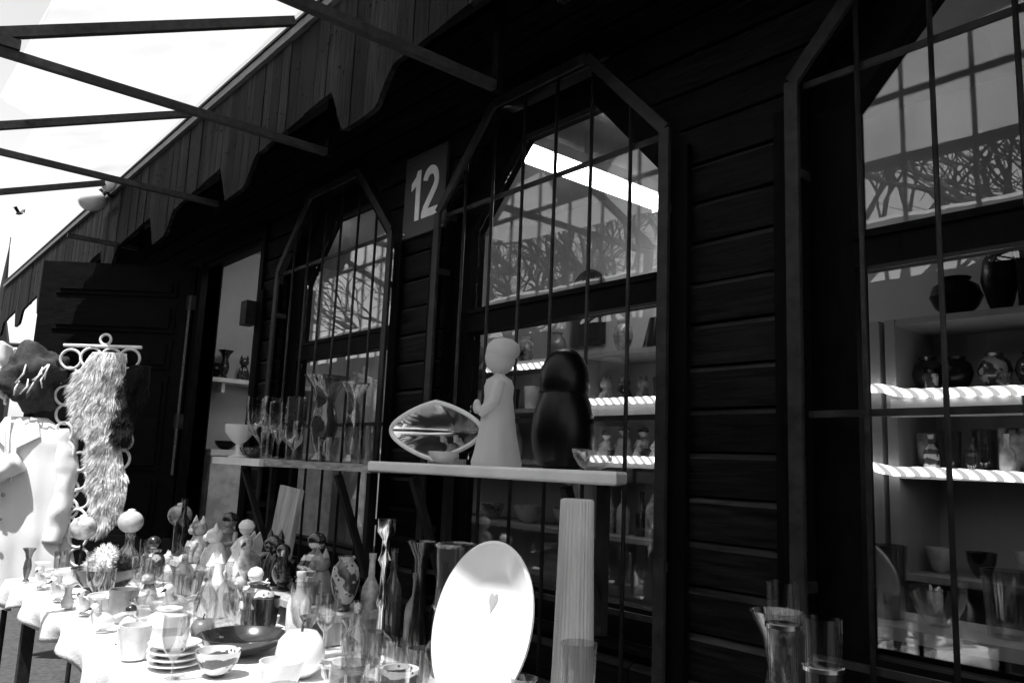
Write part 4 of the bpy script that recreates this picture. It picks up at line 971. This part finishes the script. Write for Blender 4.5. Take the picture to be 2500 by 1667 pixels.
def pelt(name, u0, w_, ztop, zbot, mat, label, off, seed, L=.05):
    """a shaggy pelt: an irregular hanging hide covered in thousands of hairs"""
    rnd = random.Random(seed)
    t = thing(name, label, 'pelt', (-4.70+U.x*u0+N_.x*off, -.75+U.y*u0+N_.y*off, ztop), ang)
    H_ = ztop-zbot
    def half(v): return w_/2*(.72+.34*math.sin(PI*min(1, v*1.15))+.12*noise.noise(Vector((seed, v*5, 0))))*(1 if v < .8 else 1-((v-.8)/.2)**2*.6)
    vs = []; fs = []; nu, nv = 12, 20
    for lay in (0, 1):
        for j in range(nv+1):
            v = j/nv
            for i in range(nu+1):
                u = (i/nu*2-1); vs.append((u*half(v)+.03*math.sin(v*4+seed), -.03*(1-u*u)*(1-lay)+.012*lay, -H_*v))
    st = (nu+1)*(nv+1)
    for j in range(nv):
        for i in range(nu):
            a = j*(nu+1)+i; fs += [(a, a+nu+1, a+nu+2, a+1), (st+a, st+a+1, st+a+nu+2, st+a+nu+1)]
    MB().add(vs, fs).build('hide', mat, t, smooth=True)
    m = MB()
    for q in range(7500):
        v = rnd.random(); u = rnd.uniform(-1, 1)
        p = Vector((u*half(v)+.03*math.sin(v*4+seed), -.03*(1-u*u), -H_*v))
        cl = noise.noise_vector(Vector((p.x*22, p.z*22, seed)))*1.5+noise.noise_vector(Vector((p.x*7, p.z*7, seed)))*.8
        d = Vector((u*.55+cl.x*.7, -.75+.3*cl.y, -.75+.5*cl.z)).normalized()
        ln = L*rnd.uniform(.6, 1.25); a = d.cross(Vector((rnd.uniform(-1, 1), rnd.uniform(-1, 1), rnd.uniform(-1, 1)))).normalized()*.0012
        mid = p+d*ln*.55; tip = p+d*ln+Vector((0, 0, -.3*ln))
        m.add([p-a, p+a, mid+a*.8, tip, mid-a*.8], [(0, 1, 2, 3, 4)])
    m.build('fur', mat, t, kind='stuff')
pelt('fur_pelt', .06, .25, 1.86, 1.38, FURW, 'shaggy white pelt hung over the upper ring rack', .03, 3)
pelt('fur_pelt', .205, .14, 1.80, 1.40, FURD, 'black pelt hung at the right of the ring rack', .02, 8)
pelt('fur_pelt', .12, .18, 1.42, .93, FURW, 'smaller pale pelt hung low on the ring rack', .03, 5, .04)

# ================================================================== SMALL THINGS AT THE EAVE, FAR THINGS
lp = thing('eave_lamp', 'small pale rounded lamp fixed to the roof edge far left', 'lamp', (-6.05, FE-.06, 3.02))
m = MB(); m.ball((0, -.06, .05), .10, (1.25, .9, .75)); auto_smooth(m.build('shade', WHITE, lp))
m = MB(); m.tube([(.02, .06, .1), (.05, 0, .14), (.03, -.04, .09)], .018, 8); m.build('arm', STEEL, lp)
m = MB(); m.ball((.30, -.03, .10), .06, (1.1, .8, .9)); auto_smooth(m.build('knuckle', WHITE, lp))
m = MB(); m.tube([(.05, .0, .10), (.30, -.01, .11)], .016, 8); m.build('bar', STEEL, lp)
def ray_at(px, py, dist):
    v = rt2*((px-1176)/1829)+up2*((784-py)/1829)+fw; return CAM+v*dist
p = ray_at(45, 490, 9)
b = thing('flying_bird', 'tiny dark bird in the white sky at left', 'bird', p, R(30))
b.scale = (.6, .6, .6)
m = MB(); m.ball((0, 0, 0), .05, (1.9, .55, .6)); auto_smooth(m.build('body', DARK, b))
for s in (-1, 1):
    m = MB(); m.add([(.04, s*.02, .01), (-.04, s*.02, .01), (-.06, s*.09, .10), (.02, s*.09, .11), (-.05, s*.14, .05), (.04, s*.02, .0), (-.04, s*.02, .0), (-.06, s*.09, .09), (.02, s*.09, .10)],
                   [(0, 1, 2, 3), (3, 2, 4), (8, 7, 6, 5), (4, 7, 8)]); m.build('wing', DARK, b)
p = ray_at(23, 560, 70)
sp = thing('church_spire', 'slender pale spire rising far off above the hut roof', 'spire', (p.x, p.y, 0))
m = MB(); m.lathe([(1.6, 0), (1.6, p.z-12), (1.75, p.z-11.9), (.42, p.z-6), (.02, p.z)], 8); m.build('steeple', TRUSS, sp)
m = MB(); m.tube([(0, 0, p.z-.1), (0, 0, p.z+.6)], .04, 6); m.build('finial', STEEL, sp)

# ================================================================== ACROSS THE LANE (mirrored in the panes)
os_ = thing('opposite_stall', 'long stall with pale roof across the lane, mirrored in the panes', 'stall', (-4, -9, 0))
MB().box(-16, 16, 1.2, 2.5, 0, 3.5).build('wall', BACK, os_)
m = MB(); m.add([(-16.3, 4.2, 3.50), (16.3, 4.2, 3.50), (16.3, 2.2, 4.2), (-16.3, 2.2, 4.2), (-16.3, 4.2, 3.58), (16.3, 4.2, 3.58), (16.3, 2.2, 4.28), (-16.3, 2.2, 4.28)],
              [(0, 3, 2, 1), (4, 5, 6, 7), (0, 1, 5, 4), (2, 3, 7, 6), (0, 4, 7, 3), (1, 2, 6, 5)]); m.build('roof', ROOFP, os_)
for x in range(-15, 16, 3): MB().box(x-.06, x+.06, 4.0, 4.12, 0, 3.52).build('post', TRIM, os_)
def tree(x, y, h, seed, label):
    t = thing('bare_tree', label, 'tree', (x, y, 0), 0, 'bare trees across the lane')
    rnd = random.Random(seed); trunk = MB(); cr = MB()
    def grow(p, d, ln, r, lv):
        n = 3; pts = [p]; q = p; dd_ = d
        for k in range(n):
            dd_ = (dd_+Vector((rnd.gauss(0, .13), rnd.gauss(0, .13), rnd.gauss(.04, .08)))).normalized(); q = q+dd_*ln/n; pts.append(q)
        (trunk if lv == 0 else cr).tube(pts, [r*(1-.13*k) for k in range(n+1)], 6 if lv < 2 else 3)
        if lv >= 5: return
        for k in range(4 if lv < 2 else 3):
            f = rnd.uniform(.45, 1.0) if k else 1.0
            i = min(n-1, int(f*n)); b_ = pts[i].lerp(pts[i+1], f*n-i) if f < 1 else pts[-1]
            ax = Vector((rnd.gauss(0, 1), rnd.gauss(0, 1), rnd.gauss(0, .4))).normalized()
            nd = (dd_+ax*rnd.uniform(.5, .95)).normalized()
            grow(b_, nd, ln*rnd.uniform(.62, .82), r*.57, lv+1)
    grow(Vector((0, 0, 0)), Vector((0, 0, 1)), h*.29, h*.015, 0)
    trunk.build('trunk', BARK, t, smooth=True); cr.build('crown', BARK, t)
for k, (x, y, h) in enumerate([(-14, -13, 13), (-10.5, -11, 12), (-7.5, -12, 13), (-4.6, -10.5, 12), (-2.2, -11.5, 12.5), (.6, -12, 13), (3.5, -11, 12), (-18, -13, 13), (-22, -14, 14)]):
    tree(x, y, h, 40+k, 'bare tree across the lane, %s in the row' % ('%s' % ORD[[3, 4, 5, 6, 7, 8, 9, 2, 1][k]]))
